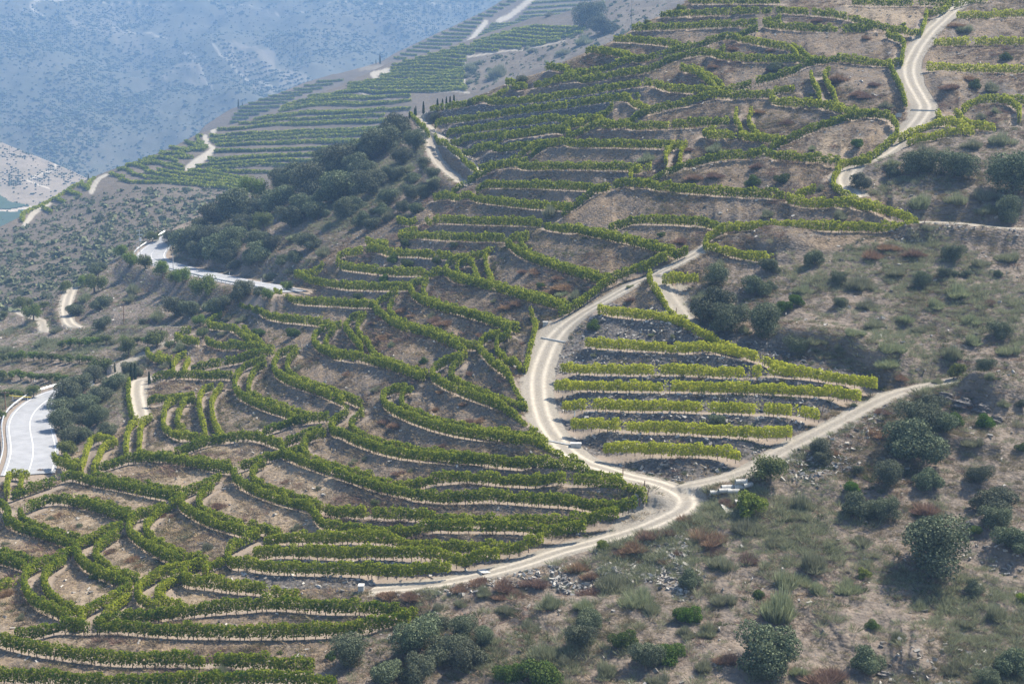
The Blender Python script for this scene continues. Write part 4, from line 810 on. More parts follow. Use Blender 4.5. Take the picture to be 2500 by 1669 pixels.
# --- scrub on the far slopes: rounded clumps nobody could count, one mesh per slope
ICO_V = []; 
_p = (1 + 5 ** .5) / 2
for a, b in ((-1, _p), (1, _p), (-1, -_p), (1, -_p)): ICO_V += [(a, b, 0), (0, a, b), (b, 0, a)]
ICO_V = np.array(ICO_V, float) / math.hypot(1, _p)
from itertools import combinations
ICO_F = np.array([(a, b, c) if np.dot(np.cross(ICO_V[b] - ICO_V[a], ICO_V[c] - ICO_V[a]), ICO_V[a]) > 0 else (a, c, b) for a, b, c in combinations(range(12), 3)
                  if max(np.linalg.norm(ICO_V[a] - ICO_V[b]), np.linalg.norm(ICO_V[b] - ICO_V[c]), np.linalg.norm(ICO_V[a] - ICO_V[c])) < 1.1])
FLAT = .55
def clumps(name, W, R, mat, lobes=3):
    n = len(W); vs = []; fs = []; o = 0
    for k in range(lobes):
        c = W + np.stack([rng.normal(0, .5, n) * R, rng.normal(0, .5, n) * R, rng.uniform(.1, .7, n) * R], -1) * (0 if k == 0 else 1) + np.array([0, 0, .35]) * R[:, None]
        r = R * (1 if k == 0 else .62) * rng.uniform(.7, 1.1, n)
        v = ICO_V[None] * r[:, None, None] * np.array([1, 1, FLAT]) * rng.uniform(.65, 1.25, (n, 12, 1)) + c[:, None]
        vs.append(v.reshape(-1, 3)); fs.append((ICO_F[None] + (np.arange(n) * 12)[:, None, None]).reshape(-1, 3) + o); o += n * 12
    return link(name, mesh_of(name, np.concatenate(vs), tris=np.concatenate(fs), mat=mat), kind='stuff')
def scatter(g, uu, vv, n, seed, dens_fn):
    r = np.random.default_rng(seed); u = r.uniform(uu[0, 0], uu[-1, 0], n); v = r.uniform(vv.min(), vv.max(), n)
    i = np.clip(np.round((u - uu[0, 0]) / (uu[1, 0] - uu[0, 0])).astype(int), 0, len(uu) - 1); ok = (v > vv[i, 0] + 1) & (v < vv[i, -1]); ok &= r.random(n) < dens_fn(u, v)
    return u[ok], v[ok], pick(g, uu, vv, u[ok], v[ok])
def mclump(name, a, b):
    m = Mat(name); r = m.n('NewGeometry', 'Random Per Island'); n1 = m.noise(m.n('NewGeometry', 'Position'), .9, 3)
    return m.finish(m.principled(m.mix(m.math('ADD', m.math('MULTIPLY', r, .6), m.math('MULTIPLY', n1, .4)), a, b), .9, n1, .8, .4, .05))
M_CL1 = mclump('far_scrub', (.046, .058, .034), (.078, .09, .055)); M_CL2 = mclump('ridge_scrub', (.052, .064, .037), (.14, .155, .092))
def fdens(u, v):
    f = fbm(u * .008 + .002 * v, v * .014, 71, 4); d = sstep(.33, .52, f) * .85 + .15
    for P, k in (('A: 430,150 620,200 800,250 1000,340 1050,420 900,400 700,330 500,230', .35), ('A: 1060,570 1250,540 1330,560 1400,620 1430,670 1250,640 1120,640', .12), ('A: 1440,440 1700,400 1850,430 2100,520 2000,560 1850,580 1600,520', .12), ('A: 0,-20 560,-20 560,140 0,140', .4)):
        d = np.where(in_poly(u, v, pts(P)), d * k, d)
    return d * np.where((u > 1700) | (u < -150), .35, 1)
u, v, W = scatter(fg, fuu, fvv, 210000, 5, fdens); clumps('mountain_scrub', W, .8 + rng.gamma(2.0, .45, len(W)), M_CL1, 1)
u, v, W = scatter(fg, fuu, fvv, 26000, 15, fdens); clumps('mountain_woods', W, 1.5 + rng.gamma(2.0, .6, len(W)), M_CL1, 2)
u, v, W = scatter(hg, huu, hvv, 26000, 6, lambda u, v: np.where(v > 455, .06, .15 + .8 * sstep(.35, .6, fbm(u * .03, v * .04, 5)))); clumps('foothill_scrub', W, rng.uniform(.4, 1.5, len(W)), M_CL1, 1)
# planted dots of an olive grove on the mountain
gu, gv = [], []
for a in range(16):
    for b in range(9): gu.append(1470 + a * 40 + b * 14 + random.uniform(-5, 5)); gv.append(425 + a * 6.5 + b * 13 - 0.0 * a + random.uniform(-3, 3))
gu = np.array(gu) * TK; gv = np.array(gv) * TK; W = pick(fg, fuu, fvv, gu, gv); clumps('olive_grove', W, rng.uniform(2.2, 3.4, len(W)), M_CL1, 2)
SCR2 = [pts('A: -900,1700 0,1545 170,1520 420,1360 640,1330 900,1275 1500,1270 1660,1300 1800,1400 1500,1600 D: 1300,100 800,400 0,900 -900,900'), pts('B: 1350,300 1640,120 1700,30 2250,-40 2250,330 1680,340 1250,520 900,640 850,620 850,400')]
def rdens(u, v): return np.where(in_poly(u, v, SCR2[0]), (.45 + .55 * sstep(.35, .6, fbm(u * .02, v * .03, 8))), np.where(in_poly(u, v, SCR2[1]), .33, 0))
u, v, W = scatter(rg, ruu, rvv, 105000, 9, rdens); R = np.clip(rng.gamma(1.6, .42, len(W)), .25, 2.2); k = np.repeat(np.arange(len(W)), 14); d = rng.normal(size=(len(k), 3)); d[:, 2] = np.abs(d[:, 2]); d /= np.linalg.norm(d, axis=1, keepdims=True)
v_, f_ = card_mesh(W[k] + d * (R[k] * rng.uniform(.35, 1.0, len(k)))[:, None] * [1, 1, .8], R[k] * rng.uniform(.45, .9, len(k)), d + rng.normal(size=d.shape) * .5)
link('ridge_scrub', mesh_of('ridge_scrub', v_, quads=f_, mat=leaf_mat('ridge_scrub', (.062, .066, .042), (.155, .165, .10), .2)), kind='stuff')
# --- vine rows of the ridge: each row a hedge
def far_row(uvs, g, uu, vv, sc, zone, tint, k, h=1.7):
    L = smooth_line(np.array(uvs, float), max(6, int(np.hypot(*np.diff(np.array(uvs), axis=0).T).sum() / 3))); w = pick(g, uu, vv, L[:, 0], L[:, 1]); w[:, 2] = smooth1(w[:, 2], 2)
    s = np.r_[0, np.cumsum(np.linalg.norm(np.diff(w, axis=0), axis=1))]; n = max(3, int(s[-1] / 2)); q = np.linspace(0, s[-1], n); w = np.stack([np.interp(q, s, w[:, c]) for c in range(3)], -1)
    nl = int(s[-1] * 24); t = rng.uniform(0, s[-1], nl); b = np.stack([np.interp(t, s, np.interp(s, q, w[:, c])) for c in range(3)], -1)
    b += np.stack([rng.normal(0, .34, nl), rng.normal(0, .34, nl), .25 + rng.random(nl) * (h - .4) * (.75 + .5 * vnoise(t * .7, t * 0, k))], -1)
    v, f = card_mesh(b, rng.uniform(.45, .85, nl), rng.normal(size=(nl, 3)) + [0, -.3, .5])
    o0 = w[len(w) // 2]; return o0, mesh_of('vine_foliage', v - o0, quads=f, mat=M_VINE)
FARROWS = []
def crest_x(y, line): o = np.argsort(line[:, 1]); return np.interp(y, line[o, 1], line[o, 0])
Bx = lambda s: pts('B: ' + s); Ax = lambda s: pts('A: ' + s)
cr = Bx('1200,175 950,250 700,330 500,385 330,430 150,540 40,560'); rb = Bx('1680,180 1650,240 1420,295 860,372 845,560 870,640')
ys = np.linspace(190, 625, 21) * TK
for y in ys:
    x0 = crest_x(y, cr) + 6; x1 = crest_x(y, rb) - 4
    if x1 - x0 > 20: FARROWS.append(('on the upper ridge face', .25, [(x0, y + 5), ((x0 + x1) / 2, y), (x1, y - 4 + (x1 - x0) * .02)], 'R'))
for a, b in (((1900, 745), (2349, 715)), ((1720, 812), (2349, 772)), ((1560, 876), (2349, 838)), ((1420, 945), (2349, 900)), ((1480, 1000), (2349, 958)), ((1440, 1040), (2349, 1010)), ((1410, 1085), (2349, 1055)), ((1420, 1115), (2200, 1095)), ((1380, 1140), (2000, 1130)), ((1900, 700), (2349, 672)), ((2080, 660), (2349, 640))):
    r0 = Ax('%d,%d %d,%d' % (a + b)); ext = [r0[0], r0.mean(0) + [0, -1.5], r0[1]]
    if b[0] == 2349: ext.append(pts('B: 480,%d' % (b[1] - 12))[0])
    FARROWS.append(('on the big ridge face behind the oaks', .25, ext, 'R'))
for y in np.linspace(650, 1105, 12):
    yy = y + 17; x0 = crest_x((TILE['A'][1] + yy * TK), SKY2) + 8; FARROWS.append(('on the big ridge face behind the oaks', .25, [(x0, yy * TK + 3), ((x0 + 860) / 2, (yy - 12) * TK), (830 + 300 * TK, (yy - 38) * TK)], 'R'))
for s in ('1250,960 1320,980 1390,1022', '1150,1000 1250,1015 1350,1042', '1080,1032 1170,1050 1270,1076', '1000,1072 1100,1085 1200,1106', '940,1098 1040,1115 1130,1132', '860,1122 930,1140 1000,1157', '790,1157 860,1172 920,1197', '720,1197 780,1207 830,1222', '540,1252 575,1280 605,1315', '455,1300 500,1325 545,1342', '370,1352 400,1368 432,1382', '290,1412 320,1420 352,1432', '1330,925 1350,965 1395,1005'):
    FARROWS.append(('left of the ridge track', .25, Ax(s), 'R'))
for s in ('1140,1130 1300,1150 1500,1190 1650,1222', '1060,1150 1250,1172 1450,1205 1640,1238', '980,1170 1200,1195 1400,1222 1640,1255', '900,1195 1150,1215 1400,1245 1630,1268', '800,1232 1000,1235 1300,1252 1600,1285', '1420,1160 1600,1170 1850,1165'):
    FARROWS.append(('at the foot of the ridge', .3, Ax(s), 'R'))
for s in ('150,1495 155,1445 220,1400 330,1365', '330,1365 450,1290 560,1235', '600,1300 612,1240 680,1195 740,1165'):
    FARROWS.append(('along the crest beside the ridge road', .35, Ax(s), 'R'))
cr3 = Bx('1130,0 950,97 740,200 530,300 350,405'); rb3 = Bx('1240,-20 1020,120 900,215 860,270 740,312 420,412')
for y in np.linspace(8, 400, 17) * TK:
    x0 = crest_x(y, cr3) + 3; x1 = crest_x(y, rb3) - 5
    if x1 - x0 > 8: FARROWS.append(('on the dark spur beyond the ridge', .12, [(x0, y), ((x0 + x1) / 2, y + 1.5), (x1, y + 2)], 'S'))
for y in (20, 50, 80, 108, 130): FARROWS.append(('right of the far road', .3, Bx('%d,%d %d,%d %d,%d' % (1320 - y, y + 8, 1480, y - 4, 1700, y - 18)), 'S'))
for y in (165, 185, 205, 225, 245): FARROWS.append(('below the far road', .3, Bx('%d,%d %d,%d' % (1020 - (y - 165), y, 1230 - (y - 165) * 1.2, y - 6)), 'S'))
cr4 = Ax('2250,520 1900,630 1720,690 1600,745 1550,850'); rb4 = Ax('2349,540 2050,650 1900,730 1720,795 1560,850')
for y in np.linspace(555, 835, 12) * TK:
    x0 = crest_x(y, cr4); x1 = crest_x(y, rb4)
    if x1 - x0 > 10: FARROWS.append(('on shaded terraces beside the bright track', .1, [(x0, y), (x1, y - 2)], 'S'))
TRK2 = [smooth_line(L, 120) for L in (pts('A: 1600,735 1530,790 1470,850 1435,890'), pts('A: 1385,920 1400,965 1435,1005 1420,1040 1370,1070 1310,1100 1260,1128'), pts('A: 715,1190 670,1215 640,1260 615,1305'), pts('B: 985,150 930,210 885,270 860,300'), pts('B: 1300,-10 1200,65 1130,110 1075,135'), pts('B: 325,470 260,490 220,500 250,525'))]
split = []
for z, t, P, w in FARROWS:
    L = smooth_line(np.array(P, float), max(8, int(np.hypot(*np.diff(np.array(P), axis=0).T).sum() / 2))); near = np.zeros(len(L), bool)
    for K2 in TRK2: near |= (((L[:, None] - K2[None]) ** 2).sum(-1).min(1) < 52)
    run = []
    for p, q in list(zip(L, near)) + [(None, True)]:
        if q:
            if len(run) >= 5: split.append((z, t, np.array(run), w))
            run = []
        else: run.append(p)
FARROWS = split
from collections import defaultdict
cnt = defaultdict(list)
for r in FARROWS: cnt[r[0]].append(r)
for zn, mem in cnt.items():
    mem.sort(key=lambda r: np.mean([p[1] for p in r[2]]))
    for k, (z, t, P, w) in enumerate(mem):
        o0, me = far_row(P, *((rg, ruu, rvv) if w == 'R' else (sg, suu, svv)), 5, z, t, k)
        o = thing('vine_row', f'thin hazy vine row {zn}, {ordinal(k + 1)} from top', 'vine row', o0, 'vine rows on the ridge behind', me); o.color = (t, t, t, 1)
# ---------------------------------------------------------------- trees and bushes: a few of each kind, then copies
def crown_mesh(name, mat, seed, lobes, n, size, sx=1.0, sz=1.0, base=.15, hollow=.55, spiky=0.0):
    """leaf cards in the outer shell of several overlapping lobes; unit width"""
    r = np.random.default_rng(seed); L = []
    for k in range(lobes):
        a = r.uniform(0, 2 * math.pi); q = math.sqrt(r.random()) * .35; z = base + r.uniform(.25, .62) * sz
        L.append((q * math.cos(a) * sx, q * math.sin(a), z - q * .35, r.uniform(.13, .25)))
    L.append((0, 0, base + .40 * sz, .25)); L = np.array(L); w = L[:, 3] ** 2; k = r.choice(len(L), n, p=w / w.sum())
    d = r.normal(size=(n, 3)); d[:, 2] = d[:, 2] * .9 + .25; d /= np.linalg.norm(d, axis=1, keepdims=True)
    rad = L[k, 3] * (hollow + (1.08 - hollow) * r.random(n) ** .6); rad = rad * (.86 + .3 * vnoise(d[:, 0] * 3 + k * 7, d[:, 1] * 3 + d[:, 2] * 2, seed)); c = L[k, :3] + d * rad[:, None] * [1, 1, .9 * sz ** .5]
    c[:, 2] = np.maximum(c[:, 2], .03 + r.random(n) * .08); v, f = card_mesh(c, size * r.uniform(.6, 1.35, n), d + r.normal(size=(n, 3)) * .75, 1 + spiky)
    return mesh_of(name, v, quads=f, mat=mat)
def trunk_mesh(name, seed, h=.45, w=.035, limbs=4):
    r = np.random.default_rng(seed); P = [[0, 0, -.12]]; Qs = [[r.normal(0, .02), r.normal(0, .02), h * .6]]; W = [w]
    for k in range(limbs):
        a = k * 2 * math.pi / limbs + r.uniform(-.5, .5); P.append(Qs[0]); Qs.append([math.cos(a) * .2, math.sin(a) * .2, h * r.uniform(.95, 1.3)]); W.append(w * .5)
    v, f = strut(np.array(P, float), np.array(Qs, float), np.array(W)); return mesh_of(name, v, quads=f, mat=M_BARK)
def blades(W, R, H, n, wid, spread, r, tip=.35):
    """fans of thin blades out of each point W"""
    m = len(W); k = np.repeat(np.arange(m), n); N = m * n; a = r.uniform(0, 2 * math.pi, N); q = np.sqrt(r.random(N)); base = W[k] + np.stack([np.cos(a) * q * R[k] * .45, np.sin(a) * q * R[k] * .45, np.full(N, -.05)], -1)
    d = np.stack([np.cos(a) * q * spread * R[k], np.sin(a) * q * spread * R[k], H[k] * (1 - .35 * q) * r.uniform(.55, 1.15, N)], -1); s = np.cross(d, r.normal(size=(N, 3))); s /= np.linalg.norm(s, axis=1, keepdims=True) + 1e-9; s *= (wid[k] * r.uniform(.6, 1.4, N))[:, None]
    mid = base + d * .55; t = base + d
    v = np.stack([base - s * .5, base + s * .5, mid + s, mid - s, t + s * tip, t - s * tip], 1).reshape(-1, 3); o = np.arange(N)[:, None] * 6
    return v, np.concatenate([o + np.array([0, 1, 2, 3]), o + np.array([3, 2, 4, 5])], 0)
def tuft_mesh(name, mat, seed, n, wid, spread, h):
    r = np.random.default_rng(seed); k = 9; a = r.uniform(0, 6.283, k); q = np.sqrt(r.random(k)) * .40; W = np.stack([np.cos(a) * q, np.sin(a) * q, a * 0], -1); W[0] = 0
    v, f = blades(W, r.uniform(.16, .30, k), h * r.uniform(.45, 1.05, k) * (1 - .5 * q / .4), n // k, np.full(k, wid), spread, r); return mesh_of(name, v, quads=f, mat=mat)
KIND = {
 'o': ('holm_oak', 'tree', [(crown_mesh('crown', M_OAK, 10 + k, 12 + 2 * k, 12000, .024, 1.15, .92 + .06 * k, -.02, .6), trunk_mesh('trunk', k, .34, .03)) for k in range(5)]),
 'g': ('green_bush', 'bush', [(crown_mesh('crown', M_GREEN, 30 + k, 9, 6500, .03, 1.1, .9, -.02, .55), trunk_mesh('trunk', k + 7, .3, .02)) for k in range(3)]),
 't': ('deciduous_tree', 'tree', [(crown_mesh('crown', M_ALMOND, 40 + k, 15, 4200, .032, 1.05, 1.1, .03, .2), trunk_mesh('trunk', k + 11, .6, .03, 5)) for k in range(3)]),
 'y': ('bright_bush', 'bush', [(crown_mesh('crown', M_BRIGHT, 50 + k, 10, 3200, .042, 1.0, 1.05, .0, .3), trunk_mesh('trunk', k + 17, .4, .02, 5)) for k in range(2)]),
 'a': ('almond_tree', 'tree', [(crown_mesh('crown', M_ALMOND, 60 + k, 8, 1500, .062, 1.0, .95, .2, .3), trunk_mesh('trunk', k + 23, .55, .035, 4)) for k in range(3)]),
 'c': ('cypress', 'tree', None),
 'b': ('broom_bush', 'bush', [(tuft_mesh('crown', M_BROOM, 70 + k, 2200, .0055, .95, .85), trunk_mesh('trunk', k + 31, .2, .012)) for k in range(3)]),
 'r': ('dry_bush', 'bush', [(tuft_mesh('crown', M_DRY, 80 + k, 2200, .006, 1.2, .6), trunk_mesh('trunk', k + 37, .15, .012)) for k in range(3)]),
}
def cypress_mesh(seed):
    r = np.random.default_rng(seed); n = 420; z = r.random(n) ** .9; rad = .105 * np.sqrt(np.clip(1 - z, 0, 1)) * np.clip(z * 9 + .35, 0, 1); a = r.uniform(0, 6.283, n)
    c = np.stack([np.cos(a) * rad, np.sin(a) * rad, .04 + z * .96], -1); v, f = card_mesh(c, r.uniform(.035, .07, n), np.stack([np.cos(a), np.sin(a), a * 0 + .3], -1) + r.normal(size=(n, 3)) * .3, 1.9, np.array([0, 0, 1.]))
    return mesh_of('crown', v, quads=f, mat=M_CYP)
KIND['c'] = ('cypress', 'tree', [(cypress_mesh(90 + k), trunk_mesh('trunk', k + 41, .12, .015, 2)) for k in range(2)])
LOOK = {'o': 'dark holm oak', 'g': 'rich green leafy bush', 't': 'light green airy tree', 'y': 'bright yellowish bush', 'a': 'pale green almond tree', 'c': 'slim dark cypress', 'b': 'pale feathery broom bush', 'r': 'dry reddish bush'}
PLANTS = '''
I|below the dirt road junction|o1750,650,430 o1430,150,190 o1690,170,200 o1220,335,220 o1400,375,190 o2050,150,150 o2130,300,270 o2150,420,210 o2290,570,260 g2010,500,115 g1190,215,125 t640,90,250 y500,330,200 o100,830,160 o2010,890,130 g80,1075,160 g550,930,90 g1330,1140,100 y1270,790,100 o980,20,115 y2335,965,80 o1230,100,80 b480,470,180 b690,560,150 b850,310,200 b320,700,190 b330,940,180 b700,1000,300 b920,710,190 b1250,560,130 b1150,860,180 b780,810,230 b950,890,150 b1650,1000,120 b1950,1110,130 b2150,1050,150 r220,535,180 r345,310,110 r250,630,120 r480,680,120 r1690,330,170 r90,420,110
I|on the lowest scrub at the bottom corner|o630,1320,390 o650,1460,210 o1285,1370,240 o2290,1390,240 o2100,1510,160 b1500,1215,130 b220,1160,150 b200,1400,130 b830,1440,120 b1870,1420,140 b60,1180,120 r1020,1470,200 r330,1350,130
H|on the rubble below the dirt road|r340,920,110 r500,930,120 r800,880,110 r950,840,110 r1100,860,130 r1310,840,150 r1620,745,140 r1690,900,130 r1890,655,100 r1980,600,140 r2020,690,90 r2090,520,130 r2190,510,120 r2280,650,70 r1090,925,110 r1180,925,100 r1700,800,110 r2200,710,80 y1760,610,80
H|in the scrub along the bottom edge|b1850,850,200 b1420,975,160 o1690,1125,180 o1620,1240,190 g1910,1240,180 o2060,1370,220 g2230,1330,210 g2310,1060,140 o70,1340,230 o650,1140,150 o530,1240,290 o700,1290,260 o830,1190,200 o850,1350,260 o340,1445,250 o540,1460,210 g1130,1470,190 g1380,1460,300 o970,1230,150 b1650,1000,140 b2000,930,240 b970,905,110 b820,980,100 b1370,1310,170 b1290,1130,150 b1530,1350,160 b2100,1000,150 b2150,1490,140 b1800,1440,160 b1130,1020,130 b660,1020,90
F|beside the road fork|o270,545,290 o370,630,230 o600,680,240 o530,405,190 o630,275,130 o270,355,160 o640,405,90 g720,545,110 g820,500,120 o820,800,140 o940,225,120 b180,470,120 b1700,0,90 b460,690,100 b300,250,90 b870,420,110
F|on the upper scrub slope|o1660,385,125 o1810,320,95 o1870,185,140 o2180,715,135 o1890,320,65 o1960,320,70 o2170,320,65 y1900,985,125 o2080,945,105 o1100,350,100 o1110,515,85 b1480,290,130 b1250,380,160 b1330,640,130 b1200,700,110 b950,760,110 b1450,800,150 b1420,900,150 b1550,610,120 b1750,520,110 b1900,430,150 b1990,620,130 b2000,760,120 b2250,820,140 b1770,1040,70 b2110,1010,80 b1100,820,90 b1300,520,120 b2050,230,120 b2230,190,150 b1650,680,110 b1860,850,160 r1310,180,130 r1610,170,120 r1440,130,110 r2120,510,100 r1500,1010,90
F|on the rocky slope below the branch road|o1700,1190,190 o1640,1290,250 o1800,1320,210 g1890,1300,130 g2080,1315,140 o1600,1450,400 o980,1515,130 r1370,1380,130 r1395,1240,80 r1060,1520,90 g2330,1490,90 b2000,1440,130 o2330,1195,80 b2200,1190,80
F|among the block vines|o275,1315,110 b1200,1200,50
C|beside the upper hairpin|o1640,1100,220 o1880,1110,250 o2280,1200,320 o1460,1155,100 o1240,1225,140 o2250,1440,200 b1700,990,140 b2000,960,120 b2200,930,140 b1450,1090,90 b2100,1290,170 b1650,1350,160 b1900,1330,130 b2100,1400,120
C|on the upper banks|b2060,780,80 b2150,740,70 g2020,570,85 b280,990,120 g1230,960,100 b2130,580,110 b1420,700,80 b980,1260,90 b620,1430,90 b1110,1440,100 g2230,380,80 b1950,180,110 g720,1200,110 g520,1220,100 b920,990,60 o660,445,100 r1280,250,60 r1100,520,120 r1230,620,90 r640,460,60 r390,320,70 r250,440,70 r560,740,80 r760,820,90 r560,1110,80 r150,1180,110 r270,1170,90 r90,1000,60 r1270,640,80 r1340,560,70 r640,330,60 r1850,570,110 r1980,520,90 r1890,160,80 r950,130,60
B|in the oak wood on the knoll|o380,870,220 o300,950,260 o510,965,140 o180,1010,220 o30,1100,260 o130,1120,220 o30,1250,290 o200,1240,210 o420,1070,130 o490,1195,110 o400,1170,110 o150,1480,130 o430,1390,110 o210,1520,110 o560,1110,90 o620,1170,90 o560,1300,100 o480,1290,120 o330,1330,150 o290,1410,120 o520,1400,100 o640,1260,90 o100,1380,160 o30,1430,150 o330,1180,120 b440,1450,110 b250,1480,100 b480,1130,80 b320,1280,110 b560,1230,90 b650,1200,110 b250,1400,100 b330,1450,120 b100,1400,100
A|in the oak wood on the knoll|o2300,1010,160 o2200,1070,200 o2290,1150,200 o2000,1180,240 o1890,1220,170 o2100,1260,260 o2250,1290,210 t1710,1270,190 o1600,1430,240 o1470,1440,200 o1900,1350,230 o2050,1400,210 t1780,1490,160 o1750,1390,190 o1650,1520,150 o1350,1510,130 o1960,1480,190 o2150,1420,170
B|on the scrub of the ridge behind|o1690,110,200 o1760,190,180 b1300,330,80 b930,400,70 b880,440,90 b1070,480,150 o900,480,40 b860,510,60 b880,550,60 b1650,280,110 b1500,340,100 b1410,90,60
B|on the terraces near the skyline|o640,795,70 o1230,560,90 o910,690,80 y2070,150,50 y2290,60,70 b1420,1420,140 b1090,770,50 b2070,1060,110
D|on the knoll above the paved road|o1160,85,110 o1250,120,200 o1340,170,160 o1460,160,250 o1570,110,200 o1540,210,160 o1740,170,210 o1740,90,150 o2090,110,170 o1900,230,100 o1980,210,120 o1680,240,110 o1590,260,110 o1420,100,180 o1320,70,160 o1850,120,120 b1960,290,90 b1830,330,90 b2200,170,110 b2000,60,110
D|on the bank below the paved road|t875,225,130 t985,245,115 t1100,295,130 t820,150,100 t555,375,95 o660,285,120 t640,390,150 t1380,425,165 t1230,350,120 o520,565,130 o680,515,130 o700,665,115 o960,650,65 o1180,560,180 o1280,570,140 o1450,545,150 o1640,450,150 o1510,525,110 t1810,470,85 t1930,400,90 t1180,350,110 b900,420,130 b1070,600,110 b580,480,110 b1390,540,90 b890,480,90 o1740,440,80 t1030,75,80
D|beside the far track|t230,590,125 t150,520,120 t300,530,70 t30,580,70 b380,690,90 b290,780,110 b340,760,120 b630,730,60 b60,820,130 t440,400,90 t1060,750,170 t870,820,140 t840,770,100 b780,770,80 t690,940,160
D|above the lower paved bend|o540,1070,160 o450,1155,190 o430,1250,180 o660,1135,180 o600,1200,160 o660,1300,140 o780,1075,140 o500,1410,190 o420,1330,180 o720,1370,130 o870,965,100 o925,985,90 o590,1310,150 o570,1400,120 o640,1020,130 b740,1460,90 y450,1500,140 b760,1340,80
D|on the banks above the paved road|b1550,620,60 b1510,715,70 b1220,810,100 t1370,720,90 t1350,640,90 t1140,800,70 b1120,935,70 g1980,720,90 g1750,720,90 b1640,620,80 y1400,1000,50 b2020,950,60 b1240,1280,60 b1790,1330,70 b1220,880,60 r1270,1090,50
E|on the banks of the middle terraces|g445,115,75 g360,225,85 g465,255,85 g655,235,80 g780,130,65 g300,360,75 g130,475,80 b1045,500,45 g1710,670,100 b2110,725,45 b2245,740,45 b1720,865,45 b1960,400,50 r1500,400,110 r1440,430,90 r1480,340,70 r1200,520,90 r1120,540,90 r720,640,100 r650,620,90 r880,990,70 r880,1310,80 r950,1300,70 r380,1330,90 r310,1310,90 r700,1480,60 r300,740,90 r430,560,70 r490,600,60 r960,730,60 r840,1190,60 r1240,790,50 r1240,300,60 r270,620,50 r230,650,60 r50,990,60 r650,1230,70 b620,600,70 g1360,400,60 b1580,470,110 b1500,450,80 b350,800,70 g560,910,60 b250,1090,80 r1330,300,80 r2290,90,90 g2170,60,50 r1970,490,60 r680,1110,50
G|on the banks of the lower loops|b1400,610,90 b1270,540,70 y640,820,60 b1760,60,60 b2000,480,70 b2150,220,50 r1490,330,90 r1180,400,60 r900,690,80 r750,640,70 r940,740,50 r60,920,110 r870,950,60 b140,1090,80 b250,1010,60 b260,350,50 b340,420,50 b540,470,50 r400,400,60 r650,280,60 r280,100,50 g2230,1350,80 b1260,1450,80 b1500,1450,120 r1100,400,50 r880,480,40 b40,590,60 r1930,170,60 y1890,1330,40
H|on the banks beside the block|t240,330,65 b90,40,60 b170,20,50 r400,110,80 b860,720,60 b480,100,50
B|ridge cypress row|c500,740,60 c515,740,62 c563,720,78 c470,745,48 c657,700,85 c688,692,85 c716,690,75 c745,685,75 c766,678,85 c237,413,30 c275,402,62
A|distant crest|c1615,703,62 c1635,712,30 c600,1195,45
D|beside the stone pillar track|c885,990,112 c915,985,105 c775,958,62 c1010,1022,92 c1155,956,78
D|in the upper orchard row|a420,805,60 a480,795,70 a540,795,70 a600,790,70 a660,785,70 a720,780,70 a930,780,60 a980,780,60
D|in the middle orchard row|a20,895,75 a85,895,75 a150,885,85 a230,890,70 a290,895,70 a350,895,70 a410,900,70 a470,905,70 a540,905,75 a595,910,60
D|in the lower orchard row|a20,1015,80 a85,1015,75 a140,1015,75 a210,1025,70 a270,1030,70 a330,1035,70 a390,1035,65 a440,1035,55
D|in the lowest orchard row|a20,1145,75 a75,1140,70 a140,1145,70 t225,1120,100 a-50,1240,90 a10,1280,70
'''
groups = defaultdict(list)
for line in PLANTS.strip().splitlines():
    tile, zone, items = line.split('|')
    for w in items.split():
        x, y, wd = (float(q) for q in w[1:].split(',')); groups[(zone, w[0])].append((TILE[tile][0] + x * TK, TILE[tile][1] + y * TK, wd * TK, tile))
HF = {'o': .82, 'g': .82, 't': 1.05, 'y': .95, 'a': .95, 'b': .72, 'r': .62, 'c': 1.0}
SPOTS = []
for (zone, k), mem in groups.items():
    name, cat, meshes = KIND[k]; mem.sort(); wmax = max(m[2] for m in mem)
    for i, (u, v, wd, tile) in enumerate(mem):
        hp = wd * HF[k]; vb = v + hp * .42
        if k == 'c': vb = v + wd * .5
        far = zone in ('on the scrub of the ridge behind',) or (zone == 'ridge cypress row' and u < 930 + 1) or zone == 'distant crest'
        if zone == 'ridge cypress row': far = tile == 'B' and (u - 830) / TK < 300
        if far:
            fld, arr = (SPUR, (sg, suu, svv)) if k == 'c' and u > 500 else (RIDGE, (rg, ruu, rvv))
            p = pick(*arr, [u], [max(vb, arr[2][int(np.clip((u - arr[1][0, 0]) / (arr[1][1, 0] - arr[1][0, 0]), 0, len(arr[1]) - 1)), 0] + 1)])[0]; s = float(fld(u, vb))
        else:
            vs = float(np.interp(u, _sx, _sy)); p = ground_at(u, max(vb, vs + 2)); s = scale_at(u, max(vb, vs + 2))
        W = wd / s; r = np.random.default_rng(int(u * 13 + v * 7)); me_c, me_t = meshes[int(r.integers(len(meshes)))]
        size = '' if len(mem) < 3 else 'large ' if wd > .8 * wmax and wd > 60 else 'small ' if wd < .45 * wmax else ''
        pos = '' if len(mem) == 1 else f', {ordinal(i + 1)} from the left'
        o = thing(name, f'{size}{LOOK[k]} {zone}{pos}', cat, p - np.array([0, 0, .08]), f'{LOOK[k]}s {zone}' if len(mem) > 1 else None)
        o.rotation_euler = (0, 0, r.uniform(0, 6.28)); q = W * (1.0 if k == 'c' else 1.3 if k == 'r' else 1.12); o.scale = (q * r.uniform(.92, 1.08), q * r.uniform(.92, 1.08), q * r.uniform(.92, 1.1)); SPOTS.append((u, v, wd))
        link('crown', me_c, o); link('trunk', me_t, o)
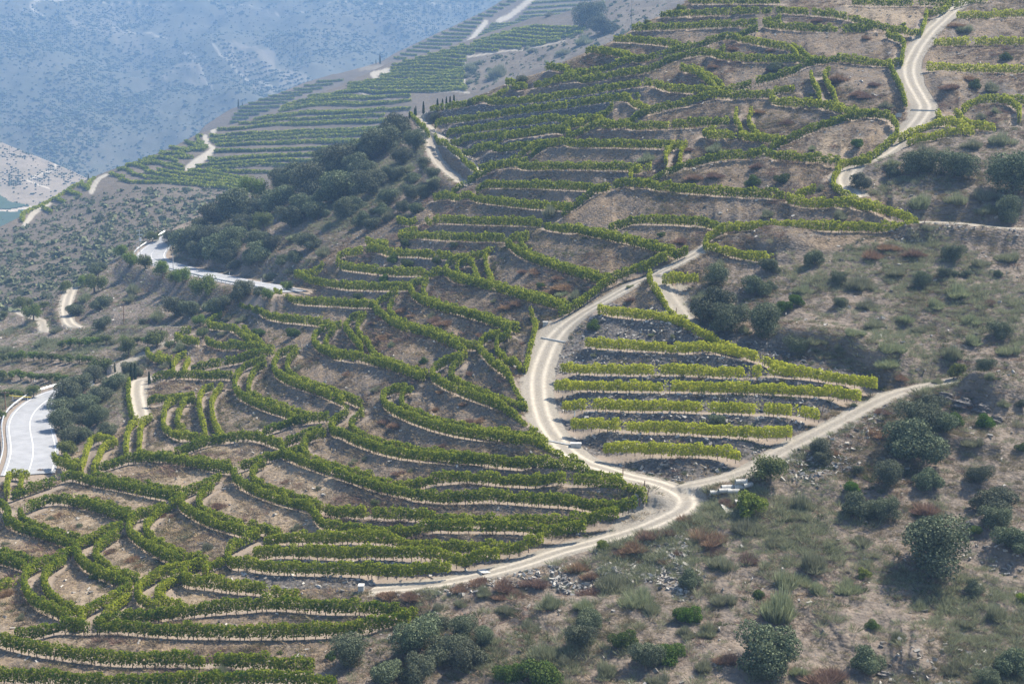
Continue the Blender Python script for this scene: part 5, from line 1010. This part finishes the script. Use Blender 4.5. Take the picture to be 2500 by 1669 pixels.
# ---------------------------------------------------------------- ground cover nobody could count: broom scrub, dry tufts, straw, rubble
VN = G.reshape(UU.shape + (3,))
def cover(name, mat, n, seed, weight, R0, R1, hf, nb, wid, spread):
    """tufts strewn over the near hill with the given density per grid vertex"""
    r = np.random.default_rng(seed); p = np.clip(weight, 0, None) * AREA ** .7; p = p / p.sum(); k = r.choice(NV, n, p=p)
    W = G[k] + np.c_[r.uniform(-.25, .25, (n, 2)), np.zeros(n)]; R = r.uniform(R0, R1, n) * (.6 + .8 * vnoise(W[:, 0] * .15, W[:, 1] * .15, seed)); H = R * hf * r.uniform(.7, 1.3, n)
    v, f = blades(W, R, H, nb, wid * R, spread, r); return link(name, mesh_of(name, v, quads=f, mat=mat), kind='stuff')
e1 = np.zeros(UU.shape + (3,)); e2 = e1.copy(); Gs = G.reshape(UU.shape + (3,)); e1[1:] = Gs[1:] - Gs[:-1]; e2[:, 1:] = Gs[:, 1:] - Gs[:, :-1]; AREA = np.linalg.norm(np.cross(e1, e2), axis=-1).ravel(); AREA = np.clip(AREA, 0, np.percentile(AREA, 98))
clear = (1 - wr) * np.where(ok_p & (dist_p < 5), 0, 1) * (VF < 1720) * (UF > -200) * (UF < 2700); bankw = clear * (1 - bench) * (1 - scr); X_, Y_ = G[:, 0], G[:, 1]
f1 = fbm(X_ * .07, Y_ * .07, 101, 4); f2 = fbm(X_ * .11, Y_ * .11, 131, 4); f3 = fbm(X_ * .09, Y_ * .09, 151, 4)
sw = scr * clear * (1 - bench)
cover('broom_undergrowth', M_BROOM, 19000, 1, sw * (.10 + sstep(.46, .62, f1)), .2, .62, 1.15, 60, .020, 1.0)
M_HEATH = leaf_mat('heath_twigs', (.095, .082, .055), (.22, .185, .128), .2)
cover('heath_undergrowth', M_HEATH, 26000, 2, sw * (.2 + sstep(.45, .64, f2)) * .8 + bankw * (1 - stony) * .55 * sstep(.42, .6, f1), .18, .5, .85, 50, .024, 1.2)
cover('dry_grass', M_STRAW, 60000, 3, sw * (.45 + sstep(.4, .6, f3)) + bankw * (.25 + .8 * sstep(.42, .62, f3)) * (1 - .7 * stony), .12, .38, .8, 9, .05, 1.3)
cover('bank_grass', M_STRAW, 42000, 6, bankw * (.3 + sstep(.38, .6, f2)) * (1 - .6 * stony), .18, .5, .8, 8, .045, 1.3)
cover('bank_weeds', M_HEATH, 9000, 7, bankw * sstep(.4, .62, f2) * (1 - .8 * stony), .2, .55, .75, 40, .028, 1.3)
cover('dry_bracken', M_DRY, 7000, 4, bankw * sstep(.5, .68, f2) * (1 - .8 * stony) + .25 * sw * sstep(.45, .66, f3), .2, .6, .75, 44, .026, 1.3)
cover('green_undergrowth', M_GREEN, 4000, 5, sw * sstep(.5, .68, f3) * .8 + bankw * sstep(.48, .66, f1) * .7, .2, .55, .95, 44, .03, 1.1)
def stones(name, n, seed, weight, a, b, mat):
    r = np.random.default_rng(seed); p = weight * AREA; k = r.choice(NV, n, p=p / p.sum()); L = r.uniform(a, b, n); C = G[k] + np.c_[r.uniform(-.3, .3, (n, 2)), L * .06]; d1 = r.normal(size=(n, 3)) * [1, 1, .35]; d1 /= np.linalg.norm(d1, axis=1, keepdims=True)
    d2 = np.cross(d1, r.normal(size=(n, 3))); d2 /= np.linalg.norm(d2, axis=1, keepdims=True); d3 = np.cross(d1, d2); A_ = d1 * (L * .5)[:, None]; B_ = d2 * (L * r.uniform(.2, .4, n))[:, None]; D_ = d3 * (L * r.uniform(.06, .2, n))[:, None]
    v = np.stack([C + s1 * A_ + s2 * B_ * (1 if s1 < 0 else .6) + s3 * D_ for s1, s2, s3 in ((-1, -1, -1), (1, -1, -1), (1, 1, -1), (-1, 1, -1), (-1, -1, 1), (1, -1, 1), (1, 1, 1), (-1, 1, 1))], 1).reshape(-1, 3)
    o = np.arange(n)[:, None] * 8; f = np.concatenate([o + np.array(q) for q in ((0, 3, 2, 1), (4, 5, 6, 7), (0, 1, 5, 4), (1, 2, 6, 5), (2, 3, 7, 6), (3, 0, 4, 7))], 0); return link(name, mesh_of(name, v, quads=f, mat=mat), kind='stuff')
ms = Mat('rubble_stone'); M_RUB = ms.finish(ms.principled(ms.mix(ms.n('NewGeometry', 'Random Per Island'), (.10, .095, .088), (.40, .375, .335)), .9))
rub = np.zeros(NV)
for P, k in (('H: 1380,860 1450,760 1600,860 1900,700 2120,560 2349,560 2349,1000 2050,830 1700,890 1560,920', 4), ('H: 250,930 900,850 1300,780 1400,880 900,960 560,1010 380,1000', 1.8), ('I: 720,60 1000,-20 1250,60 900,230 760,200', 2), ('I: 0,620 60,700 180,850 0,830', 2), ('F: 780,1500 1300,1250 1560,1150 1450,1330 1250,1500 900,1560', 1), ('F: 1450,60 1700,20 2349,40 2349,150 1900,90 1500,140', 1.2), ('I: 1400,1300 2349,1330 2349,1560 1400,1560', .5), ('I: 1900,640 2349,700 2349,820 1950,760', .6)):
    rub = np.maximum(rub, in_poly(UF, VF, pts(P)) * k)
stones('rubble', 13000, 11, clear * (rub + .5 * stony * bankw + .05 * bankw + .05 * sw), .14, .6, M_RUB)
# ---------------------------------------------------------------- paved road, barriers, poles and the small things beside the tracks
def ribbon(name, w, offs, half, lift, mat, kind='structure', thick=0.0):
    w = np.asarray(w); t = np.gradient(w[:, :2], axis=0); t /= np.linalg.norm(t, axis=1, keepdims=True) + 1e-9; n = np.stack([-t[:, 1], t[:, 0], t[:, 0] * 0], -1)
    a = w + n * (offs + half) + [0, 0, lift]; b = w + n * (offs - half) + [0, 0, lift]; v = np.concatenate([a, b]); m = len(w); i = np.arange(m - 1); q = np.stack([i, i + m, i + m + 1, i + 1], -1)
    if thick:
        v = np.concatenate([v, v - [0, 0, thick]]); q = np.concatenate([q, np.stack([i, i + 1, i + 1 + 2 * m, i + 2 * m], -1), np.stack([i + m + 1, i + m, i + 3 * m, i + 3 * m + 1], -1)])
    return link(name, mesh_of(name, v, quads=q, mat=mat), kind=kind)
ma = Mat('asphalt'); _n = ma.noise(ma.n('NewGeometry', 'Position'), .4, 5, .7); M_ASPH = ma.finish(ma.principled(ma.mix(ma.ramp(_n, (.35, 0.0), (.65, 1.0)), (.21, .215, .225), (.275, .28, .29)), .9, _n, .2, .02, .12))
M_PAINT = plain_mat('road_paint', (.62, .62, .61), .6, .06, 2, bump=.05)
GR = []
for k, (uv, w) in enumerate(PV):
    w = np.stack([np.interp(np.linspace(0, 1, 140), np.linspace(0, 1, len(w)), w[:, c]) for c in range(3)], -1)
    ribbon('paved_road', w, 0, 3.7, .03, M_ASPH, thick=.25)
    for off, dash in ((-3.2, 0), (3.2, 0), (0, 0)): ribbon('road_marking', w, off, .055, .036, M_PAINT)
    t = np.gradient(w[:, :2], axis=0); t /= np.linalg.norm(t, axis=1, keepdims=True); n = np.stack([-t[:, 1], t[:, 0]], -1)
    side = np.sign((n * -np.sign(1)).mean(0)[0]) if False else (1 if (n[:, 0].mean() < 0) else -1)
    if k == 1: side = -1 if (n[:, 1].mean() > 0) else 1
    g = w.copy(); g[:, :2] += n * 4.3 * side; GR.append((g, k))
def box(v0, lo, hi): 
    (a, b, c), (d, e, f) = lo, hi; return np.array([(a, b, c), (d, b, c), (d, e, c), (a, e, c), (a, b, f), (d, b, f), (d, e, f), (a, e, f)], float) + v0
BOXF = np.array([(0, 3, 2, 1), (4, 5, 6, 7), (0, 1, 5, 4), (1, 2, 6, 5), (2, 3, 7, 6), (3, 0, 4, 7)])
def boxes(name, lst, mat, parent=None, **kw):
    v = np.concatenate([box(0, *b) for b in lst]); f = np.concatenate([BOXF + 8 * i for i in range(len(lst))]); return link(name, mesh_of(name, v, quads=f, mat=mat), parent, **kw)
for g, k in GR:
    o0 = g[len(g) // 2]; root = thing('guardrail', 'long steel guardrail round the outside of the ' + ('lower paved bend' if k == 0 else 'upper paved bend below the oaks'), 'guardrail', o0)
    L = g - o0; t = np.gradient(L[:, :2], axis=0); t /= np.linalg.norm(t, axis=1, keepdims=True); n = np.stack([-t[:, 1], t[:, 0], 0 * t[:, 0]], -1)
    prof = [(.03, .45), (.09, .52), (.03, .60), (.09, .68), (.03, .75), (-.03, .75), (-.03, .45)]; m = len(L); v = np.concatenate([L + n * a + [0, 0, z] for a, z in prof]); i = np.arange(m - 1); q = np.concatenate([np.stack([i + j * m, i + 1 + j * m, i + 1 + (j + 1) % 7 * m, i + (j + 1) % 7 * m], -1) for j in range(7)])
    link('rail', mesh_of('rail', v, quads=q, mat=M_STEEL), root)
    for j in range(2, m, max(1, int(3.2 / (np.linalg.norm(np.diff(L, axis=0), axis=1).mean())))):
        boxes('post', [((-.05, -.05, -.5), (.05, .05, .72))], M_STEEL, root, loc=L[j] - n[j] * .09)
def tube_mesh(name, p, q, r0, r1, mat, seg=10):
    p = np.array(p, float); q = np.array(q, float); d = (q - p) / np.linalg.norm(q - p); x = np.cross(d, [.3, .2, .9] if abs(d[2]) < .9 else [1, 0, 0]); x /= np.linalg.norm(x); y = np.cross(d, x); a = np.linspace(0, 2 * math.pi, seg, endpoint=False)
    c = np.cos(a)[:, None] * x + np.sin(a)[:, None] * y; v = np.concatenate([p + c * r0, q + c * r1, [q]]); i = np.arange(seg); j = (i + 1) % seg
    return mesh_of(name, v, quads=np.stack([i, j, j + seg, i + seg], -1), tris=np.stack([i + seg, j + seg, np.full(seg, 2 * seg)], -1), mat=mat)
def at(tile, x, y): return ground_at(TILE[tile][0] + x * TK, TILE[tile][1] + y * TK)
def hgt(tile, x, y, h): return h * TK / scale_at(TILE[tile][0] + x * TK, TILE[tile][1] + y * TK)
# poles: tile, foot x, foot y, height on the sheet, label, arms
for tile, x, y, h, lab, arm in (('D', 945, 205, 175, 'tall concrete utility pole with crossarm by the road bend', 2), ('D', 1070, 105, 130, 'utility pole at the far end of the paved bend', 1), ('D', 922, 195, 80, 'thin lamp post beside the concrete utility pole', 3), ('D', 877, 145, 80, 'thin utility pole behind the trees on the knoll', 1),
     ('D', 1168, 300, 110, 'bare grey pole at the inner edge of the paved bend', 0), ('D', 838, 670, 140, 'thin wooden pole on the shrubby bank above the track', 1), ('D', 40, 1240, 120, 'thin wooden pole in the lowest orchard beside the road', 1), ('B', 1966, 185, 330, 'tall thin mast on the skyline left of the uppermost terraces', 0)):
    p = at(tile, x, y); H = hgt(tile, x, y, h); o = thing('lamp_post' if arm == 3 else 'utility_pole', lab, 'lamp post' if arm == 3 else 'pole', p); m = M_CONC if arm in (0, 2, 3) else M_WOOD
    link('pole', tube_mesh('pole', (0, 0, -.3), (0, 0, H), .11, .07, m), o)
    if arm in (1, 2):
        for z in ((.93,) if arm == 1 else (.95, .8)): boxes('crossarm', [((-.75, -.05, H * z - .06), (.75, .05, H * z + .06))], M_WOOD if arm == 1 else M_STEEL, o)
        for sx in (-.6, .6, .15): link('insulator', tube_mesh('insulator', (sx, 0, H * .95), (sx, 0, H * .95 + .2), .05, .03, M_STONE, 6), o)
    if arm == 2: link('transformer', tube_mesh('transformer', (.25, -.25, H * .55), (.25, -.25, H * .68), .28, .28, M_STEEL), o)
    if arm == 3: link('lamp_head', tube_mesh('lamp_head', (0, 0, H - .05), (.55, -.1, H + .06), .06, .11, M_STEEL), o)
M_WHITE = plain_mat('white_paint', (.75, .75, .74), .6, .05)
M_YEL = plain_mat('yellow_paint', (.65, .50, .05), .6, .1)
for tile, x, y, h, mat, lab, lean in (('E', 1587, 1290, 82, M_WHITE, 'slim white stake at the end of a yellowish vine row', 0), ('F', 980, 1285, 72, M_WOOD, 'leaning brown end post beside the branch road', .25), ('H', 2066, 300, 78, M_WOOD, 'leaning brown end post at the inside of the road bend', .3), ('H', 2056, 225, 50, M_WOOD, 'short brown post above the road bend end post', 0), ('H', 1912, 140, 55, M_WOOD, 'thin brown post between vines near the road bend', 0), ('H', 2018, 345, 55, M_WOOD, 'dark brown post ending the lower bend vine row', 0),
     ('E', 2265, 600, 45, M_WOOD, 'small brown post beside the sandy fork track', 0), ('C', 1662, 1520, 75, M_WOOD, 'leaning brown end post below the hairpin road', .35), ('C', 1523, 960, 50, M_WOOD, 'small brown post at the bottom of the upper road', 0), ('D', 1548, 340, 28, M_WHITE, 'small white marker post on the inner road verge', 0), ('D', 1762, 385, 30, M_WHITE, 'white marker post near the straight end of the road', 0), ('D', 1335, 350, 50, M_WHITE, 'white marker post by the road guardrail', 0), ('G', 1708, 950, 62, M_WOOD, 'dark wooden stake in the lower vine row end', 0)):
    p = at(tile, x, y); H = hgt(tile, x, y, h); o = thing('marker_post' if mat is M_WHITE else 'wooden_post', lab, 'post', p, None, tube_mesh('post', (0, 0, -.2), (lean * H, 0, H), .06, .05, mat, 8))
# stone pillar
p = at('D', 745, 998); H = hgt('D', 745, 998, 58); o = thing('stone_pillar', 'square stone pillar beside the gravel track and cypresses', 'pillar', p)
boxes('shaft', [((-.42, -.42, -.3), (.42, .42, H * .9))], M_STONE, o); boxes('cap', [((-.55, -.55, H * .9), (.55, .55, H))], M_STONE, o)
# concrete boxes
for tile, x, y, w, h, lab in (('H', 145, 923, 38, 42, 'small pale concrete box at the end of the dirt road'), ('C', 1505, 795, 34, 26, 'small pale concrete box left of the upper road junction'), ('E', 1385, 672, 34, 20, 'small concrete box left of the central dirt road'), ('E', 1590, 1492, 70, 22, 'low concrete culvert wall at the central road bend')):
    p = at(tile, x, y); W = hgt(tile, x, y, w) / 2; H = hgt(tile, x, y, h); o = thing('concrete_box', lab, 'box', p); boxes('body', [((-W, -.4, -.3), (W, .4, H))], M_CONC, o); boxes('lid', [((-W * 1.08, -.45, H + .003), (W * 1.08, .45, H + .08))], M_SLATE, o)
# drain channels across the tracks
for tile, a, b, lab, w in (('E', (1360, 757), (1525, 787), 'narrow drain channel across the central dirt road', .16), ('E', (1375, 1447), (1560, 1482), 'narrow drain channel across the road above the bend', .14), ('C', (1585, 742), (1752, 748), 'narrow drain channel across the upper road', .14), ('H', (965, 775), (1000, 800), 'pale concrete drain slab across the lower dirt road', .55)):
    A0, B0 = at(tile, *a), at(tile, *b); d = B0 - A0; n = np.array([-d[1], d[0], 0]); n /= np.linalg.norm(n); k = np.linspace(0, 1, 12)[:, None]; C = A0 + d * k; C[:, 2] = [ground_at(TILE[tile][0] + (a[0] + (b[0] - a[0]) * q) * TK, TILE[tile][1] + (a[1] + (b[1] - a[1]) * q) * TK)[2] for q in k[:, 0]]
    o0 = C.mean(0); o = thing('road_drain', lab, 'drain', o0); m = len(C)
    for nm, off, ww, lift, mt in (('kerb', w + .05, .05, .09, M_CONC), ('kerb', -w - .05, .05, .09, M_CONC), ('grate', 0, w - .003, .05, M_STEEL if w < .3 else M_SLATE)):
        v = np.concatenate([C - o0 + n * (off + ww) + [0, 0, lift], C - o0 + n * (off - ww) + [0, 0, lift]]); v = np.concatenate([v, v - [0, 0, .3]]); i = np.arange(m - 1)
        link(nm, mesh_of(nm, v, quads=np.concatenate([np.stack([i, i + m, i + m + 1, i + 1], -1), np.stack([i, i + 1, i + 1 + 2 * m, i + 2 * m], -1), np.stack([i + m + 1, i + m, i + 3 * m, i + 3 * m + 1], -1)]), mat=mt), o)
# concrete pipes dumped at the junction
def pipe_mesh(L, r, th, seg=18):
    a = np.linspace(0, 2 * math.pi, seg, endpoint=False); ring = lambda x, rr: np.stack([np.full(seg, x), np.cos(a) * rr, np.sin(a) * rr + r], -1); v = np.concatenate([ring(-L / 2, r), ring(L / 2, r), ring(L / 2, r - th), ring(-L / 2, r - th)]); i = np.arange(seg); j = (i + 1) % seg
    return mesh_of('pipe', v, quads=np.concatenate([np.stack([i + k * seg, j + k * seg, j + (k + 1) % 4 * seg, i + (k + 1) % 4 * seg], -1) for k in range(4)]), mat=M_CONC, smooth=False)
PIPE = pipe_mesh(1.25, .27, .05)
for k, (x, y, dz, rz, lab) in enumerate(((272, 275, 0, .1, 'grey concrete pipe lying alone at the road end of the heap'), (330, 262, 0, .15, 'grey concrete pipe second from the road in the heap'), (345, 240, .02, .2, 'grey concrete pipe lying behind the front of the heap'), (392, 266, 0, .05, 'grey concrete pipe lying lowest in the middle of the heap'), (432, 238, 0, .15, 'pale concrete pipe at the lower front of the upper stack'),
      (440, 232, .5, .15, 'pale concrete pipe on top of the upper stack'), (447, 222, .02, .15, 'pale concrete pipe behind the upper stack'), (486, 226, .02, .6, 'pale concrete pipe turned askew at the bush end of the heap'))):
    o = thing('concrete_pipe', lab, 'pipe', at('I', x, y) + [0, 0, dz], 'concrete pipes dumped by the junction', PIPE); o.rotation_euler = (0, 0, rz)
for k, (x, y, rz, lab) in enumerate(((348, 362, .4, 'pale slab lying uppermost on the bank below the pipes'), (358, 378, .5, 'pale slab lying in the middle on the bank below the pipes'), (372, 398, .3, 'pale slab lying lowest on the bank below the pipes'), (436, 330, .2, 'pale slab half hidden behind the bright bush'), (1710, 0, .2, ''))):
    if not lab: continue
    o = thing('concrete_slab', lab, 'slab', at('I', x, y) + [0, 0, .12], 'slabs tipped on the bank'); o.rotation_euler = (.35, .2, rz)
    boxes('slab', [((-.65, -.3 + j * .155, 0), (.65, -.3 + j * .155 + .14, .07)) for j in range(4)], M_CONC, o)
# yellow barrier by the lower paved bend
p = at('D', 140, 1185); o = thing('road_barrier', 'yellow barrier pole beside the lower paved bend', 'barrier', p); H = .9
for sx in (-1.4, 1.2): boxes('post', [((sx - .06, -.06, -.3), (sx + .06, .06, H))], M_STEEL, o)
link('bar', tube_mesh('bar', (-2.0, -.09, H + .12), (1.9, -.09, H - .22), .06, .06, M_YEL, 8), o)
# rock outcrops
def rock_mesh(seed, sx, sy, sz):
    r = np.random.default_rng(seed); n = 26; u, v = np.meshgrid(np.linspace(0, 2 * math.pi, n, endpoint=False), np.linspace(.02, math.pi * .62, 13), indexing='ij'); d = np.stack([np.cos(u) * np.sin(v), np.sin(u) * np.sin(v), np.cos(v)], -1)
    q = np.round((d[..., 0] * .5 + d[..., 2] * .9 + .3 * d[..., 1]) * 5) / 5; rad = .75 + .5 * (fbm(d[..., 0] * 2.2 + seed, d[..., 1] * 2.2 + d[..., 2] * 3, seed, 3) - .4) + .12 * np.sin(q * 23 + seed); P = d * rad[..., None] * [sx, sy, sz]; i = np.arange(n * 13).reshape(n, 13); j = np.roll(i, -1, 0)
    return mesh_of('rock', P.reshape(-1, 3), quads=np.stack([i[:, :-1], i[:, 1:], j[:, 1:], j[:, :-1]], -1).reshape(-1, 4), mat=M_ROCK)
mr = Mat('dark_schist'); _p = mr.n('NewGeometry', 'Position'); _q = mr.noise(mr.n('VectorMath', 0, operation='MULTIPLY', ins={0: _p, 1: (1.2, 1.2, 5.0)}), 1.0, 5, .7); M_ROCK = mr.finish(mr.principled(mr.mix(mr.ramp(_q, (.35, 0.0), (.65, 1.0)), (.045, .042, .042), (.20, .185, .17)), .9, _q, 1.0, .3))
for k, (tile, x, y, w, hz, lab) in enumerate((('F', 1800, 1170, 150, .7, 'dark schist outcrop at the top of the cliff by the oaks'), ('F', 1930, 1215, 150, .75, 'dark schist outcrop in the middle of the cliff'), ('F', 2060, 1250, 150, .8, 'dark schist outcrop at the lower side of the cliff'), ('F', 2160, 1320, 110, .9, 'pale edged schist outcrop at the foot of the cliff'), ('I', 1420, 1480, 130, .5, 'dark schist outcrop under the green bush at the bottom edge'), ('I', 1950, 480, 90, .5, 'dark schist outcrop beside the largest oak'), ('F', 1120, 240, 60, .6, 'grey boulder on the upper scrub slope'), ('F', 1830, 610, 70, .5, 'grey boulder among broom on the upper scrub slope'), ('F', 1340, 1400, 40, .5, 'small grey boulder under the branch road'))):
    W = hgt(tile, x, y, w) * .6; o = thing('rock_outcrop', lab, 'rock', at(tile, x, y) - [0, 0, .1], None, rock_mesh(k + 3, W, W * .6, W * hz))
# ---------------------------------------------------------------- air: one closed box of thin haze round the whole scene
hb = np.array([[-1500, -60, -20], [2600, -60, -20], [2600, 3700, -20], [-1500, 3700, -20]], float); top = hb.copy(); top[:, 2] = HAZE_TOP
hm = bpy.data.materials.new('haze'); hm.use_nodes = True; ht = hm.node_tree; ht.nodes.clear()
ho_ = ht.nodes.new('ShaderNodeOutputMaterial'); hv = ht.nodes.new('ShaderNodeVolumePrincipled'); ht.links.new(hv.outputs[0], ho_.inputs[1])
hv.inputs['Color'].default_value = (.25, .43, .71, 1); hv.inputs['Density'].default_value = HAZE_D; hv.inputs['Anisotropy'].default_value = .1
link('haze', mesh_of('haze', np.concatenate([hb, top]), quads=[[0, 3, 2, 1], [4, 5, 6, 7], [0, 1, 5, 4], [1, 2, 6, 5], [2, 3, 7, 6], [3, 0, 4, 7]], mat=hm), kind='stuff')
